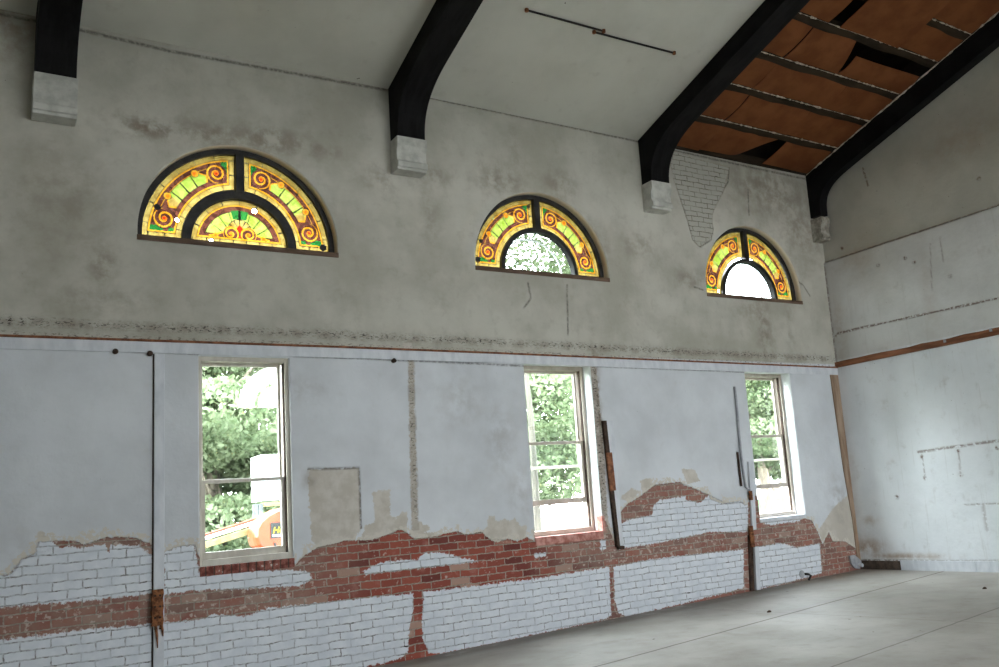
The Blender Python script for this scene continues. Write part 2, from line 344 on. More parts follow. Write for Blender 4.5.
# openings of the long wall: (centre x, bottom z, half width, top) in the plumb frame
ARCH = []
for (l, r, tp) in (((138.8,240.7),(337,256),(233.5,145)), ((474,269),(611,282.3),(529.3,191.2)), ((707.1,295.5),(802.6,304.8),(744.9,225.7))):
    a, b, c = wall(*l), wall(*r), wall(*tp); ARCH.append(((a[0]+b[0])/2, (a[1]+b[1])/2, .975, c[1]))
LOW = []
for q in (((198.6,355.3),(290,358),(199.7,565),(293.4,559.5)), ((524,364),(592.4,364),(534.6,539),(601.4,535)), ((745.3,372),(789.3,372),(759,519.5),(806,518))):
    p = [wall(*s) for s in q]
    LOW.append(((p[0][0]+p[2][0])/2, (p[1][0]+p[3][0])/2, (p[2][1]+p[3][1])/2, (p[0][1]+p[1][1])/2))
print('ARCH', ARCH); print('LOW', LOW)
WT = .33                            # wall thickness

def build_side_wall():
    xs = np.arange(-.25, XE+.12, .0125); zs = np.concatenate([np.arange(-.30, 6.14, .0125)])
    nx, nz = len(xs), len(zs); X, Z = np.meshgrid(xs, zs); X = X.ravel(); Z = Z.ravel()
    # cells removed at openings
    cx = (xs[:-1]+xs[1:])/2; cz = (zs[:-1]+zs[1:])/2; CX, CZ = np.meshgrid(cx, cz); keep = np.ones(CX.shape, bool)
    V = np.stack([X, np.zeros_like(X), Z], 1)
    for (c, z0, r, zt) in ARCH:
        sp = zt - r
        keep &= ~(((np.hypot(CX-c, CZ-sp) < r) & (CZ >= sp)) | ((abs(CX-c) < r) & (CZ < sp) & (CZ > z0)))
    for (x0, x1, z0, z1) in LOW: keep &= ~((CX > x0) & (CX < x1) & (CZ > z0) & (CZ < z1))
    I = np.arange(nx*nz).reshape(nz, nx)
    q = np.stack([I[:-1,:-1], I[:-1,1:], I[1:,1:], I[1:,:-1]], -1)[keep]
    rem = np.zeros(nx*nz, bool)
    rq = np.stack([I[:-1,:-1], I[:-1,1:], I[1:,1:], I[1:,:-1]], -1)[~keep]; rem[rq.ravel()] = True
    used = np.zeros(nx*nz, bool); used[q.ravel()] = True; bd = rem & used
    for (c, z0, r, zt) in ARCH:      # snap rims onto the true outline
        sp = zt-r; w = bd & (abs(X-c) < r+.1) & (Z > z0-.1) & (Z < zt+.1)
        up = w & (Z >= sp-.001); d = np.hypot(X-c, Z-sp)+1e-9
        V[up,0] = c+(X[up]-c)/d[up]*r; V[up,2] = sp+(Z[up]-sp)/d[up]*r
        lo = w & ~up; side = lo & (abs(abs(X-c)-r) < .013); V[side,0] = c+np.sign(X[side]-c)*r
        bt = lo & (abs(Z-z0) < .013); V[bt,2] = z0
    for (x0, x1, z0, z1) in LOW:
        w = bd & (X > x0-.05) & (X < x1+.05) & (Z > z0-.05) & (Z < z1+.05)
        for xx in (x0, x1): s_ = w & (abs(X-xx) < .0126); V[s_,0] = xx
        for zz in (z0, z1): s_ = w & (abs(Z-zz) < .0126); V[s_,2] = zz
    remap = np.cumsum(used)-1; V = V[used]; q = remap[q]; X = V[:,0].copy(); Z = V[:,2].copy()
    # masks
    plast = PX([(0,576),(10,575),(22.5,559),(36,554),(37.5,542.5),(51,541),(77.6,541),(83,545),(106,537.5),(135,537.5),(150,544),(153,550),(164,552.5),(181,546),(195,545),
        (199,558),(293,555),(295,566),(300,560),(307.7,554),(318,547.6),(330,545),(344,541),(372.6,540),(390,534),(400,529.6),(405,531.4),(415,539),(430,537.6),(457.7,531.3),(465,535),(482.7,532.5),(490,540),(497.5,542.6),(507.5,539),(517.6,541.4),(527.6,537.6),(534,541.4),
        (536,530),(603,524),(602,521),(606,521),(611,534),(617,548),(618.8,520),(620,512.6),(627.5,504),(642.6,495),(655,485),(680,482),(685,486),(695,489),(709,495),(710,499),(722.7,504),(740,501),(744.7,505),(748,505),
        (750,495),(758,497),(761,515),(767.6,521.4),(805,519),(811.4,520),(817.6,531.4),(821.4,541.4),(822.6,544),(829,532.6),(832.7,541.4),(845,541.4),(857.7,550),(866,560)])
    lo = [(plast[-1][0]+.3, -.5), (plast[0][0]-.6, -.5), (plast[0][0]-.6, plast[0][1])]
    expose = sdist(X, Z, plast+lo)
    for pl in ([(672,151),(700,160),(729,168),(724,190),(716,205),(712,215),(713,235),(700,247),(693,240),(688,220),(681,200),(674,180),(671,165)],
               [(751,495),(757,496),(760,512),(764,522),(754,522)]):
        expose = np.maximum(expose, sdist(X, Z, PX(pl)))
    white = np.full(X.shape, -.15)
    WP = [
     [(-20,540),(51,540),(77,548),(106,544),(139,546),(153,556),(153,593),(151.5,594),(80,601.4),(0,607.7),(-20,609)],
     [(164,552),(181,546),(195,545),(199,572),(296,570),(310,572),(312,580),(300,586),(262,588),(210,590),(192,591),(164,595)],
     [(-20,642),(0,640),(50,634),(87.6,629),(151.5,624),(164,622.7),(197.5,620),(215,614),(242.6,616.4),(270,607.7),(297.7,605),(330,601.4),(380,596.4),(413.5,593),(413,612),(409,628),(408.6,650),(402,658),(380,664),(330,674),(200,700),(-20,760)],
     [(423.5,592),(460,587.6),(490,584),(534,579),(580,571.4),(609.5,567),(611,615),(607,619),(520,638),(440,654),(429,653),(423,640),(422,615)],
     [(613.5,567),(650,559),(687.6,555),(743.5,549.5),(744,588),(722,594),(660,609),(626,617),(618,612),(614.5,600)],
     [(752.5,548),(780,543),(797.6,547.7),(820,543),(822,573),(790,582),(754,590)],
     [(362.6,571.4),(380,562.6),(407.6,559),(417,560),(425,552.6),(442.7,552.6),(460,557.6),(480,561),(460,564),(420,568),(405,570),(377.6,572.6),(366,575)],
     [(618,525),(627,520),(652,515),(654,505),(660,500),(685,496),(686,500),(700,502.6),(709,495),(710,490),(740,496),(748,505),(748,532),(710,532),(660,542.6),(618.8,549)],
     [(660,140),(740,160),(730,250),(690,260),(665,200)],
     [(764,519),(803,516),(800,521),(772,525),(765,524)], [(600,541),(606,540),(606,549),(601,551)], [(533,554),(546,552),(546,556),(535,558)]]
    for pl in WP: white = np.maximum(white, sdist(X, Z, PX(pl)))
    for pl in ([(51,541),(78,541),(60,549)], [(106,537),(127,538),(110,542),(109,556),(106,548)], [(139,538),(148,537),(153,548),(141,546)]):
        s_ = sdist(X, Z, PX(pl)); white = np.where(s_ > 0, np.minimum(white, -s_-.01), white)
    beige = np.full(X.shape, -.15)
    BP = [[(37.5,531),(41,530.5),(50,537),(50,542),(37,542)],
     [(308,469),(359,468),(360,500),(361,528),(352,546),(318,549),(312,540),(309,500)],
     [(372,492),(390,490),(390,515),(396,518),(402,512),(407,512),(408,540),(390,536),(372,543),(360,543),(366,525),(376,522)],
     [(408,356),(413.5,356),(418.5,542),(412,542)], [(403,343),(412,343),(412,353),(403,353)],
     [(416,520),(424,524),(432,528),(425,532),(448,534),(440,538),(418,541)],
     [(476,534),(487,528),(488,516),(494,516),(497,522),(505,519),(510,521),(515,518),(520,526),(527,525),(526,540),(507,541),(497,545),(485,541)],
     [(589,366),(596,366),(603,440),(608,520),(618,548),(602,545),(599,500)],
     [(640,480),(651,478),(656,490),(642,495)], [(681,468),(695,470),(700,481),(687,484)], [(620,498),(632,488),(640,492),(630,503)],
     [(818,531),(834,507),(848,495),(852,495),(860,555),(845,543),(832,541),(829,531),(822,543)]]
    for pl in BP: beige = np.maximum(beige, sdist(X, Z, PX(pl)))
    dirt = np.zeros(X.shape)
    def blob(px, py, rx, rz, s):
        c = wall(px, py); g = np.exp(-(((X-c[0])/rx)**2+((Z-c[1])/rz)**2)); np.maximum(dirt, g*s, out=dirt)
    for b in ((148,128,.35,.12,.8),(215,135,.5,.14,.6),(270,140,.45,.16,.65),(320,150,.3,.12,.4),(103,265,.12,.2,.6),(10,20,.3,.4,.6),(100,300,.5,.15,.3),(430,175,.3,.12,.5),(380,180,.2,.15,.45),(500,180,.35,.2,.55),(560,185,.3,.2,.4),(640,245,.35,.2,.35),
              (430,215,.1,.4,.35),(515,150,.08,.5,.3),(590,240,.35,.3,.3),(690,280,.3,.12,.55),(765,330,.15,.5,.6),(755,310,.3,.2,.4),(815,240,.12,.3,.4),(790,330,.1,.5,.3),(300,390,.3,.15,.2),(460,400,.3,.3,.2),(500,440,.2,.4,.25),(520,490,.15,.3,.25),(840,510,.2,.4,.45),
              (770,190,.9,.45,.55),(800,230,.5,.5,.5),(600,420,.05,.9,.9),(596,380,.05,.4,.9),(60,200,.5,.5,.25),(310,480,.07,.1,.6),(430,340,.6,.06,.5),(20,560,.15,.2,.2)): blob(*b)
    zr = np.interp(X, *zip(*[wall(px, py) for px, py in ((0,335),(170,341),(340,346.7),(500,353),(670,360.3),(837,367))]))
    s1_ = sdist(X, Z, PX([(408,356),(413.5,356),(418.5,530),(412,530)])); dirt = np.maximum(dirt, .45*(s1_ > -.01)); s2_ = sdist(X, Z, PX([(589,366),(596,366),(603,440),(608,520),(602,520),(599,500)])); dirt = np.maximum(dirt, .6*(s2_ > -.01))
    band = np.exp(-((Z-zr-.115)/.05)**2); dirt = np.maximum(dirt, .5*band*(X < 10.9))
    chips = np.clip(1.4*np.exp(-((Z-zr-.125)/.035)**2)*(.55+.45*np.sin(X*2.1+1)**2), 0, 1); chips = np.maximum(chips, .75*np.exp(-((Z-zr-.02)/.02)**2))
    s2 = sdist(X, Z, PX([(592,366),(595,366),(603,440),(607,540),(602,540),(599,480)])); chips = np.maximum(chips, np.clip(s2*40+.9, 0, 1))
    s3 = sdist(X, Z, PX([(408,358),(413,358),(418,520),(413,520)])); chips = np.maximum(chips, np.clip(s3*30+.4, 0, .85)*(s3 > 0))
    top = PX([(-5,13),(76,29),(170,51),(330,80),(432,98),(636,141),(672,150),(805,179)]); crack = ldist(X, Z, top, .016)
    for cr in ([(778,255),(789,268),(792,277),(803,285),(810,296)], [(748,190),(749,215)], [(672,151),(671,165),(681,200),(688,222),(693,240),(700,247),(711,240),(713,228),(709,216)], [(729,168),(728,182),(724,188)], [(528,283),(531,298),(524,308)], [(567,285),(568,335)],
               [(0,576),(10,575),(22,559),(36,554)], [(36,554),(52,550)], [(0,346),(150,352)], [(164,352),(198,354)], [(294,356),(400,360),(524,366)], [(594,366),(745,372)], [(694,287),(703,290)], [(655,487),(680,483),(697,490),(710,496),(728,505),(743,503)],
               [(308,469),(359,468),(361,528)], [(490,540),(508,541),(520,543),(535,542)]):
        crack = np.maximum(crack, ldist(X, Z, PX(cr), .011)*.95)
    dusty = np.clip(1-(X-2.6)/.9, 0, 1)*.95; dusty = np.maximum(dusty, np.clip((X-5.3)/1.0, 0, .85)); dusty = np.where(Z < .62, np.maximum(dusty*.8, 0), dusty)
    me = bpy.data.meshes.new('wall_north')
    # thickness: reveals run back from the rims, plus the outer face
    n0 = len(V); nb = len(V)
    e = np.concatenate([q[:,[0,1]], q[:,[1,2]], q[:,[2,3]], q[:,[3,0]]]); key = np.sort(e, 1); key = key[:,0].astype(np.int64)*nb+key[:,1]
    u, inv, cnt = np.unique(key, return_inverse=True, return_counts=True); be = e[cnt[inv] == 1]
    bv = np.unique(be); mp = np.full(nb, -1); 
    layers = [0.0, .05, .10, WT]; prev = np.arange(nb); faces = [q]; Vs = [V]; off = nb; src = [np.arange(nb)]
    for y in layers[1:]:
        cur = np.full(nb, -1); cur[bv] = off+np.arange(len(bv)); nv = V[bv].copy(); nv[:,1] = y; Vs.append(nv); src.append(bv); off += len(bv)
        faces.append(np.stack([prev[be[:,1]], prev[be[:,0]], cur[be[:,0]], cur[be[:,1]]], 1)); prev = cur
    VV = np.concatenate(Vs); FF = np.concatenate(faces); SRC = np.concatenate(src); nF0 = len(q)
    me.vertices.add(len(VV)); me.vertices.foreach_set('co', VV.ravel())
    me.loops.add(FF.size); me.loops.foreach_set('vertex_index', FF.ravel().astype(np.int32))
    me.polygons.add(len(FF)); me.polygons.foreach_set('loop_start', np.arange(0, FF.size, 4, dtype=np.int32)); me.polygons.foreach_set('loop_total', np.full(len(FF), 4, dtype=np.int32))
    mi = np.zeros(len(FF), np.int32); mi[nF0:] = 1; me.polygons.foreach_set('material_index', mi)
    me.materials.append(M['wall']); me.materials.append(M['reveal'])
    me.update(); me.validate()
    for nm, arr in (('expose', expose), ('white', white), ('beige', beige), ('dirt', dirt), ('chips', chips), ('crack', crack), ('dusty', dusty)):
        a = me.attributes.new(nm, 'FLOAT', 'POINT'); a.data.foreach_set('value', arr[SRC].astype(np.float32))
    o = bpy.data.objects.new('wall_north', me); C.objects.link(o); LEAN.append(o)
    tag(o, 'long whitewashed wall with peeling plaster over red brick around the windows', 'wall', None, 'structure')
    return o
t = NT('reveal_plaster'); v = t.coord(); n = t.noise(v, 9, 5, .6); sp = t.node('ShaderNodeSeparateXYZ'); t.set(sp.inputs[0], v)
c = t.mix(t.ss(n, .3, .7), (.66,.69,.70), (.80,.82,.82)); c = t.mix(t.math('MULTIPLY', t.ss(sp.outputs[2], 3.5, 3.6), .8), c, (.52,.45,.33))
M['reveal'] = t.pbr(c, .8, t.bump(n, .4, .006))
wall_o = build_side_wall()
# outer face and the off-frame run of the long wall
mb = MB()
def outer_wall(mb, y, xlo, xhi, zlo, zhi, openings):
    """flat face built as vertical slabs around rectangular/arched holes"""
    xs = sorted({xlo, xhi, *[o[0] for o in openings], *[o[1] for o in openings]})
    for a, b in zip(xs[:-1], xs[1:]):
        cuts = sorted([(o[2], o[3]) for o in openings if o[0] <= a+1e-6 and o[1] >= b-1e-6]); z = zlo
        for (p, q) in cuts: mb.poly([(a,y,z),(b,y,z),(b,y,p),(a,y,p)]); z = q
        mb.poly([(a,y,z),(b,y,z),(b,y,zhi),(a,y,zhi)])
ops = [(x0,x1,z0,z1) for x0,x1,z0,z1 in LOW]
N = 24
for (c_, z0, r_, zt) in ARCH:
    for i in range(N):
        a0 = PI - PI*i/N; a1 = PI - PI*(i+1)/N
        ops.append((c_+r_*math.cos(a0), c_+r_*math.cos(a1), z0, zt-r_+r_*min(math.sin(a0), math.sin(a1)) if 0 < i < N-1 else zt-r_+.03))
outer_wall(mb, WT, -.25, XE+.12, -.4, 6.2, ops)
mb.build('exterior_face', M['extbrick'], wall_o, fix=False)
wl = MB(); wl.box(XW, -.25, 0, WT, -.4, 6.14); wl.build('wall_north_extension', M['plain'], wall_o)

# ------------------------------------------------------------------ end wall
def build_end_wall():
    o = None
    ys = np.concatenate([np.arange(-11.5, -4.4, .1), np.arange(-4.4, .04, .0175)]); zs = np.arange(-.1, 8.6, .0175)
    ny, nz = len(ys), len(zs); Y, Z = np.meshgrid(ys, zs); Y = Y.ravel(); Z = Z.ravel()
    x = np.full(Y.shape, XE) + .045/(1+np.exp(-(Z-4.63)/.006))
    V = np.stack([x, Y, Z], 1); top = np.where(Y > RIDGE, ZC-SL*Y, ZC-SL*RIDGE+SL*(Y-RIDGE))+.44
    V[:,2] = np.minimum(Z, top)
    I = np.arange(ny*nz).reshape(nz, ny); q = np.stack([I[:-1,:-1], I[1:,:-1], I[1:,1:], I[:-1,1:]], -1).reshape(-1, 4)
    keep = (Z[q].min(1) < top[q].max(1)); q = q[keep]
    dirt = np.zeros(Y.shape)
    for (px, py, ry, rz, s) in ((838,480,.25,.5,.35),(868,548,.25,.12,.9),(900,556,.7,.04,.8),(855,255,.3,.3,.3),(840,330,.1,.5,.4),(930,300,.1,.8,.2),(870,520,.12,.06,.5),(960,140,.6,.3,.3)):
        c_ = endp(px, py); np.maximum(dirt, s*np.exp(-(((Y-c_[0])/ry)**2+((Z-c_[1])/rz)**2)), out=dirt)
    crack = np.zeros(Y.shape)
    for pts, w, s in (([(835.5,336.2),(838,333.5),(860,328),(999,298)], .012, 1), ([(824,262.4),(910,234),(999,204)], .012, .9), ([(918,452),(999,440.5)], .014, .75), ([(922,455),(925,478)], .010, .5), ([(958,450),(961,475)], .010, .5), ([(965,505),(999,503.5)], .012, .5),
                      ([(983,506),(987,530)], .02, .35), ([(861,168),(866,185)], .012, .9), ([(930,243),(932,290)], .008, .4), ([(940,236),(943,262)], .008, .4), ([(824,262),(837,366)], .014, .6), ([(862,560),(999,561)], .008, .8)):
        crack = np.maximum(crack, ldist(Y, Z, PX(pts, endp), w)*s)
    for (px, py) in ((922,457),(925,478),(958,451),(961,475),(997,448),(897,497),(838,458),(977,178),(950,276),(914,262),(905,258),(878,265),(840,248)):
        c_ = endp(px, py); crack = np.maximum(crack, np.clip(1.5-np.hypot(Y-c_[0], Z-c_[1])/.022, 0, 1))
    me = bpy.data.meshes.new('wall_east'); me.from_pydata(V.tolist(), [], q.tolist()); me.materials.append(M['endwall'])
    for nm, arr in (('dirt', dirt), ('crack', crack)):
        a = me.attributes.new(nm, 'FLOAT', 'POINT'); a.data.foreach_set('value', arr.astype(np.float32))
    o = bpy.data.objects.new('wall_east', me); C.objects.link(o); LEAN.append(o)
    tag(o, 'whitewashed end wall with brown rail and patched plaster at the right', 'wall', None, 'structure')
build_end_wall()

# ------------------------------------------------------------------ floor, other walls, ceiling
mb = MB(); nxx = 30
for i in range(nxx):
    a = XW-.2 + (XE+.6-XW+.2)*i/nxx; b = XW-.2 + (XE+.6-XW+.2)*(i+1)/nxx
    mb.poly([(a,YB-.3,floor_z(a)),(b,YB-.3,floor_z(b)),(b,.05,floor_z(b)),(a,.05,floor_z(a))])
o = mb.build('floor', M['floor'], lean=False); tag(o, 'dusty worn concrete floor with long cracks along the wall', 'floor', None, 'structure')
OPP = [6.33 + 3.6*k for k in (-3,-2,-1,0,1)]
OPP = OPP[2:]; LOWS = []
FILL_DOOR = (7.6, 8.7, -.2, 2.6)  # unseen doorway, added and sized to let in fill daylight
ops = []
for c_ in OPP:
    if True:
        for i in range(N):
            a0 = PI - PI*i/N; a1 = PI - PI*(i+1)/N
            ops.append((c_+.975*math.cos(a0), c_+.975*math.cos(a1), 4.0, 4.09+.975*min(math.sin(a0), math.sin(a1)) if 0 < i < N-1 else 4.12))
        if c_ in LOWS: ops.append((c_-.46, c_+.46, 1.0, 2.93))
ops.append(FILL_DOOR)
mb = MB(); outer_wall(mb, YB, XW, XE+.3, -.4, 6.2, ops); outer_wall(mb, YB-.3, XW, XE+.3, -.4, 6.2, ops)
for (a, b, p, q) in ops:
    if b-a > .5: mb.poly([(a,YB,p),(a,YB-.3,p),(a,YB-.3,q),(a,YB,q)]); mb.poly([(b,YB,p),(b,YB-.3,p),(b,YB-.3,q),(b,YB,q)])
    mb.poly([(a,YB,p),(b,YB,p),(b,YB-.3,p),(a,YB-.3,p)]); mb.poly([(a,YB,q),(b,YB,q),(b,YB-.3,q),(a,YB-.3,q)])
o = mb.build('wall_south', M['plain'], lean=False, fix=False); tag(o, 'pale wall behind the viewer with arched windows and an added doorway for fill daylight', 'wall', None, 'structure')
def arch_ring(mb, c_, sp, r0, r1, y0, y1, drop=0.0, n=40, a0=0.0, a1=PI, mi=0):
    rings = []
    pts = [(a0+(a1-a0)*i/n) for i in range(n+1)]
    if drop: rings.append([(c_+r0, y0, sp-drop), (c_+r1, y0, sp-drop), (c_+r1, y1, sp-drop), (c_+r0, y1, sp-drop)])
    for a in pts: rings.append([(c_+r0*math.cos(a), y0, sp+r0*math.sin(a)), (c_+r1*math.cos(a), y0, sp+r1*math.sin(a)), (c_+r1*math.cos(a), y1, sp+r1*math.sin(a)), (c_+r0*math.cos(a), y1, sp+r0*math.sin(a))])
    if drop: rings.append([(c_-r0, y0, sp-drop), (c_-r1, y0, sp-drop), (c_-r1, y1, sp-drop), (c_-r0, y1, sp-drop)])
    mb.strip(rings, mi=mi)
for k, c_ in enumerate(OPP):
    w = empty('window_%d' % (7+k), (c_, YB-.15, 4.0)); tag(w, 'arched window with thin black ring high in the south wall, number %s from the west' % ('one','two','three')[k], 'window', None, 'structure')
    mb = MB(); arch_ring(mb, c_, 4.09, .94, .975, YB-.18, YB-.12, .09); arch_ring(mb, c_, 4.09, .48, .54, YB-.22, YB-.12, .09); mb.box(c_-.012, c_+.012, YB-.17, YB-.13, 4.60, 5.04); mb.box(c_-.975, c_+.975, YB-.18, YB-.1, 3.98, 4.03)
    mb.build('window_frame', M['blackframe'], w, lean=False)
# west wall with an open doorway
ops = []
mb = MB(); t_ = MB(); outer_wall(t_, 0, YB, .3, -.4, 6.2, ops)
for f in t_.f: mb.poly([(XW, t_.v[i][0], t_.v[i][2]) for i in f])
mb.poly([(XW,YB,6.2),(XW,RIDGE,8.1),(XW,.3,6.2)])
o = mb.build('wall_west', M['plain'], lean=False, fix=False); tag(o, 'pale gable wall at the far left beyond the picture edge', 'wall', None, 'structure')
# beam positions (plumb x of left face, width)
BX = [(wall(35.7,21)[0], .33), (wall(388,88.4)[0], .335), (wall(637.8,140.7)[0], .32), (wall(805.6,178.8)[0], .17)]
print('BX', BX)
mb = MB(); xr = BX[2][0]+.04
for a, b, y0, y1 in ((XW, xr, 0.02, RIDGE), (XW, XE+.3, RIDGE, YB-.02)):
    n_ = 12
    for i in range(n_):
        p = y0+(y1-y0)*i/n_; q = y0+(y1-y0)*(i+1)/n_
        mb.poly([(a,p,ceil_z(p)),(b,p,ceil_z(p)),(b,q,ceil_z(q)),(a,q,ceil_z(q))])
mb.poly([(xr-.1,RIDGE,ceil_z(RIDGE)),(XE+.6,RIDGE,ceil_z(RIDGE)),(XE+.6,RIDGE,ceil_z(RIDGE)+.6),(xr-.1,RIDGE,ceil_z(RIDGE)+.6)]); mb.poly([(xr,.02,ceil_z(.02)),(xr,.02,ceil_z(0)+.35),(xr,RIDGE,ceil_z(RIDGE)+.35),(xr,RIDGE,ceil_z(RIDGE))])
o = mb.build('ceiling', M['ceiling'], fix=False); tag(o, 'sloping off-white plaster ceiling between the black beams', 'ceiling', None, 'structure')
mb = MB(); mb.prism([(xr-.3,.5,ceil_z(.5)+.42),(xr-.3,RIDGE,ceil_z(RIDGE)+.42),(xr-.3,RIDGE,ceil_z(RIDGE)+.5),(xr-.3,.5,ceil_z(.5)+.5)], [(XE+.6,.5,ceil_z(.5)+.42),(XE+.6,RIDGE,ceil_z(RIDGE)+.42),(XE+.6,RIDGE,ceil_z(RIDGE)+.5),(XE+.6,.5,ceil_z(.5)+.5)])
mb.box(xr-.3, XE+.6, .0, .5, 6.125, 6.75)
o = mb.build('roof', M['deck']); tag(o, 'dark roof underside seen through gaps between brown boards', 'roof', None, 'structure')

mb = MB(); mb.prism([(XE+.02,0,ceil_z(0)-.02),(XE+.02,RIDGE,ceil_z(RIDGE)-.02),(XE+.02,RIDGE,ceil_z(RIDGE)+.42),(XE+.02,0,ceil_z(0)+.42)], [(XE-.03,0,ceil_z(0)-.02),(XE-.03,RIDGE,ceil_z(RIDGE)-.02),(XE-.03,RIDGE,ceil_z(RIDGE)+.42),(XE-.03,0,ceil_z(0)+.42)])  # dark panel added to stand in for shade inside the roof gap
o = mb.build('roof_shade_panel', M['deck']); tag(o, 'added dark panel standing in for shade in the roof space above the end beam', 'trim', None, 'structure')
mb = MB(); mb.box(xr, XE, -.035, 0, 6.035, 6.16)
o = mb.build('wall_plate', M['purlin'], bevel=.004); tag(o, 'dark timber plate along the wall top under the brown boards', 'beam', None, 'structure')
# ------------------------------------------------------------------ beams and corbels
def beam_profile(depth, foot):
    y1 = -foot-.62; P0 = Vector((-foot, 5.42)); P1 = Vector((-foot, 5.42+.36)); P3 = Vector((y1, ceil_z(y1)-depth)); P2 = P3 + Vector((.36, -.36*SL))
    low = [(-foot, 5.33)]
    for i in range(13):
        t_ = i/12; q = P0*(1-t_)**3 + P1*3*t_*(1-t_)**2 + P2*3*t_*t_*(1-t_) + P3*t_**3; low.append((q.x, q.y))
    y = -2.0
    while y > RIDGE: low.append((y, ceil_z(y)-depth)); y -= 1.0
    low.append((RIDGE, ceil_z(RIDGE)-depth)); up = [(RIDGE, ceil_z(RIDGE)+.02), (0.0, ceil_z(0)+.02), (0.0, 5.33)]
    return low + up
blabels = ['black curved roof beam nearest the left edge of the photo', 'black curved roof beam in the middle of the plaster ceiling', 'black curved roof beam between white ceiling and exposed brown boards', 'black roof beam running up along the top of the end wall']
clabels = ['white moulded corbel under the leftmost black beam', 'white moulded corbel under the middle black beam', 'cream corbel under the beam beside the bare brick patch', 'worn narrow corbel in the corner by the end wall']
for k, (x0, w) in enumerate(BX):
    mb = MB(); pr = beam_profile(.24 if k < 3 else .34, .19)
    mb.prism([(x0, y, z) for y, z in pr], [(x0+w, y, z) for y, z in pr])
    o = mb.build('roof_beam', M['beam'], bevel=.006); tag(o, blabels[k], 'beam', 'black curved roof beams')
    ztop = 5.40 if k < 3 else 5.30; h = .38 if k < 3 else .36
    e = .012; d = .205
    # moulded block: vertical top fascia, cavetto, lower fascia and slim base
    prof = [(0,ztop),(-d,ztop),(-d,ztop-.10),(-d+.008,ztop-.115),(-d+.03,ztop-.16),(-d+.035,ztop-.22),(-d+.028,ztop-.27),(-d+.005,ztop-.29),(-d+.005,ztop-h+.03),(-d+.03,ztop-h+.03),(-d+.03,ztop-h),(0,ztop-h)]
    mb = MB(); mb.prism([(x0-e, y, z) for y, z in prof], [(x0+w+e, y, z) for y, z in prof])
    o = mb.build('corbel', M['corbel'] if k < 3 else M['corbel_old'], bevel=.006); tag(o, clabels[k], 'corbel', 'plaster corbels under the roof beams')

# ------------------------------------------------------------------ exposed bay: purlins and boards
YP = [-.62, -1.19, -1.72, -2.32, -2.80, -3.42, -4.02, -4.62]
ords = ['first','second','third','fourth','fifth','sixth','seventh','eighth']
xa = BX[2][0]+BX[2][1]; xb = BX[3][0]+.02
u = Vector((0, -1, SL)).normalized(); nrm = Vector((0, -SL, -1)).normalized()   # up the slope / out of the ceiling
def slope_pt(x, s, d):    # s along slope as y, d below ceiling plane
    return (x, s - 0, ceil_z(s) - d)
for i, y in enumerate(YP):
    p = empty('purlin', (xa, y, ceil_z(y))); tag(p, 'dark timber purlin with pale plaster crumbs, %s up from the wall' % ords[i], 'purlin', 'purlins across the bare roof bay')
    mb = MB(); n_ = 14; rings = []
    for j in range(n_+1):
        x = xa-.02+(xb-xa+.04)*j/n_; s = .012*math.sin(j*1.3+i)
        rings.append([slope_pt(x, y+s, 0.0), slope_pt(x, y+.10+s, .0), slope_pt(x, y+.10+s, -.09), slope_pt(x, y+s, -.09)])
    mb.strip(rings); mb.build('timber', M['purlin'], p)
    mb = MB(); rr = random.Random(40+i); pts = []; rad = []; x = xa+.02
    while x < xb: pts.append(slope_pt(x, y-.003, .001)); rad.append(max(.0015, rr.gauss(.006, .005))); x += rr.uniform(.015, .06)
    mb.tube(pts, rad, 5)
    mb.build('plaster_residue', M['residue'], p)
def board(x0, x1, y0, y1, sag, label, curlx=0.0, side=0, curly=0.0, taper=None, base=-.012):
    """a limp rectangular fibreboard sheet: (x0..x1) wide, y0 (low) .. y1 (high), hanging below its purlins"""
    nx, ny = 16, 12; rings = []
    top = []; bot = []
    for i in range(nx+1):
        for j in range(ny+1):
            a = i/nx; b = j/ny; x = x0+(x1-x0)*a; y = y0+(y1-y0)*b
            if taper: x = x0+(x1-x0)*a + taper*(a)*(b)
            d = base + sag*math.sin(PI*b) + .006*math.sin(5*a+3*b+x0)
            if side: q = a if side > 0 else 1-a; d += curlx*max(0, q-.45)**2*3*(1-b)**1.0
            d -= curly*max(0, .5-b)**2*4
            top.append((x, y, ceil_z(y)-d+.008)); bot.append((x, y, ceil_z(y)-d))
    mb = MB(); n = len(top); mb.v = top+bot; k = ny+1
    for i in range(nx):
        for j in range(ny):
            a = i*k+j; mb.f.append((a, a+1, a+k+1, a+k)); mb.m.append(0); mb.f.append((n+a, n+a+k, n+a+k+1, n+a+1)); mb.m.append(0)
    for i in range(nx):
        for j in (0, ny):
            a = i*k+j; mb.f.append((a, a+k, n+a+k, n+a)); mb.m.append(0)
    for j in range(ny):
        for i in (0, nx):
            a = i*k+j; mb.f.append((a, a+1, n+a+1, n+a)); mb.m.append(0)
    o = mb.build('ceiling_panel', M['fibre'], smooth=False); tag(o, label, 'panel', 'rust-brown fibreboard panels of the bare roof bay'); return o
g = .006
# row 1 against the wall
board(xa-.05, 8.62, -.0, YP[0]+.06, .02, 'rust-brown panel at the wall top above the bare brick patch')
board(8.63, 9.80, -.06, YP[0]+.06, .03, 'curling rust-brown panel left of the black triangular gap at the wall top', -.35, 1)
board(9.93, xb+.03, -.0, YP[0]+.06, .02, 'rust-brown panel in the wall corner beside the end beam')
# row 2
board(xa-.05, 8.55, YP[0]-.0, YP[1]+.06, .025, 'small rust-brown panel beside the dark beam, second row up')
board(8.58, 9.78, YP[0]-.0, YP[1]+.06, .03, 'wide rust-brown panel in the centre of the second row up')
board(9.79, xb+.03, YP[0]-.0, YP[1]+.06, .025, 'rust-brown panel at the end beam, second row up')
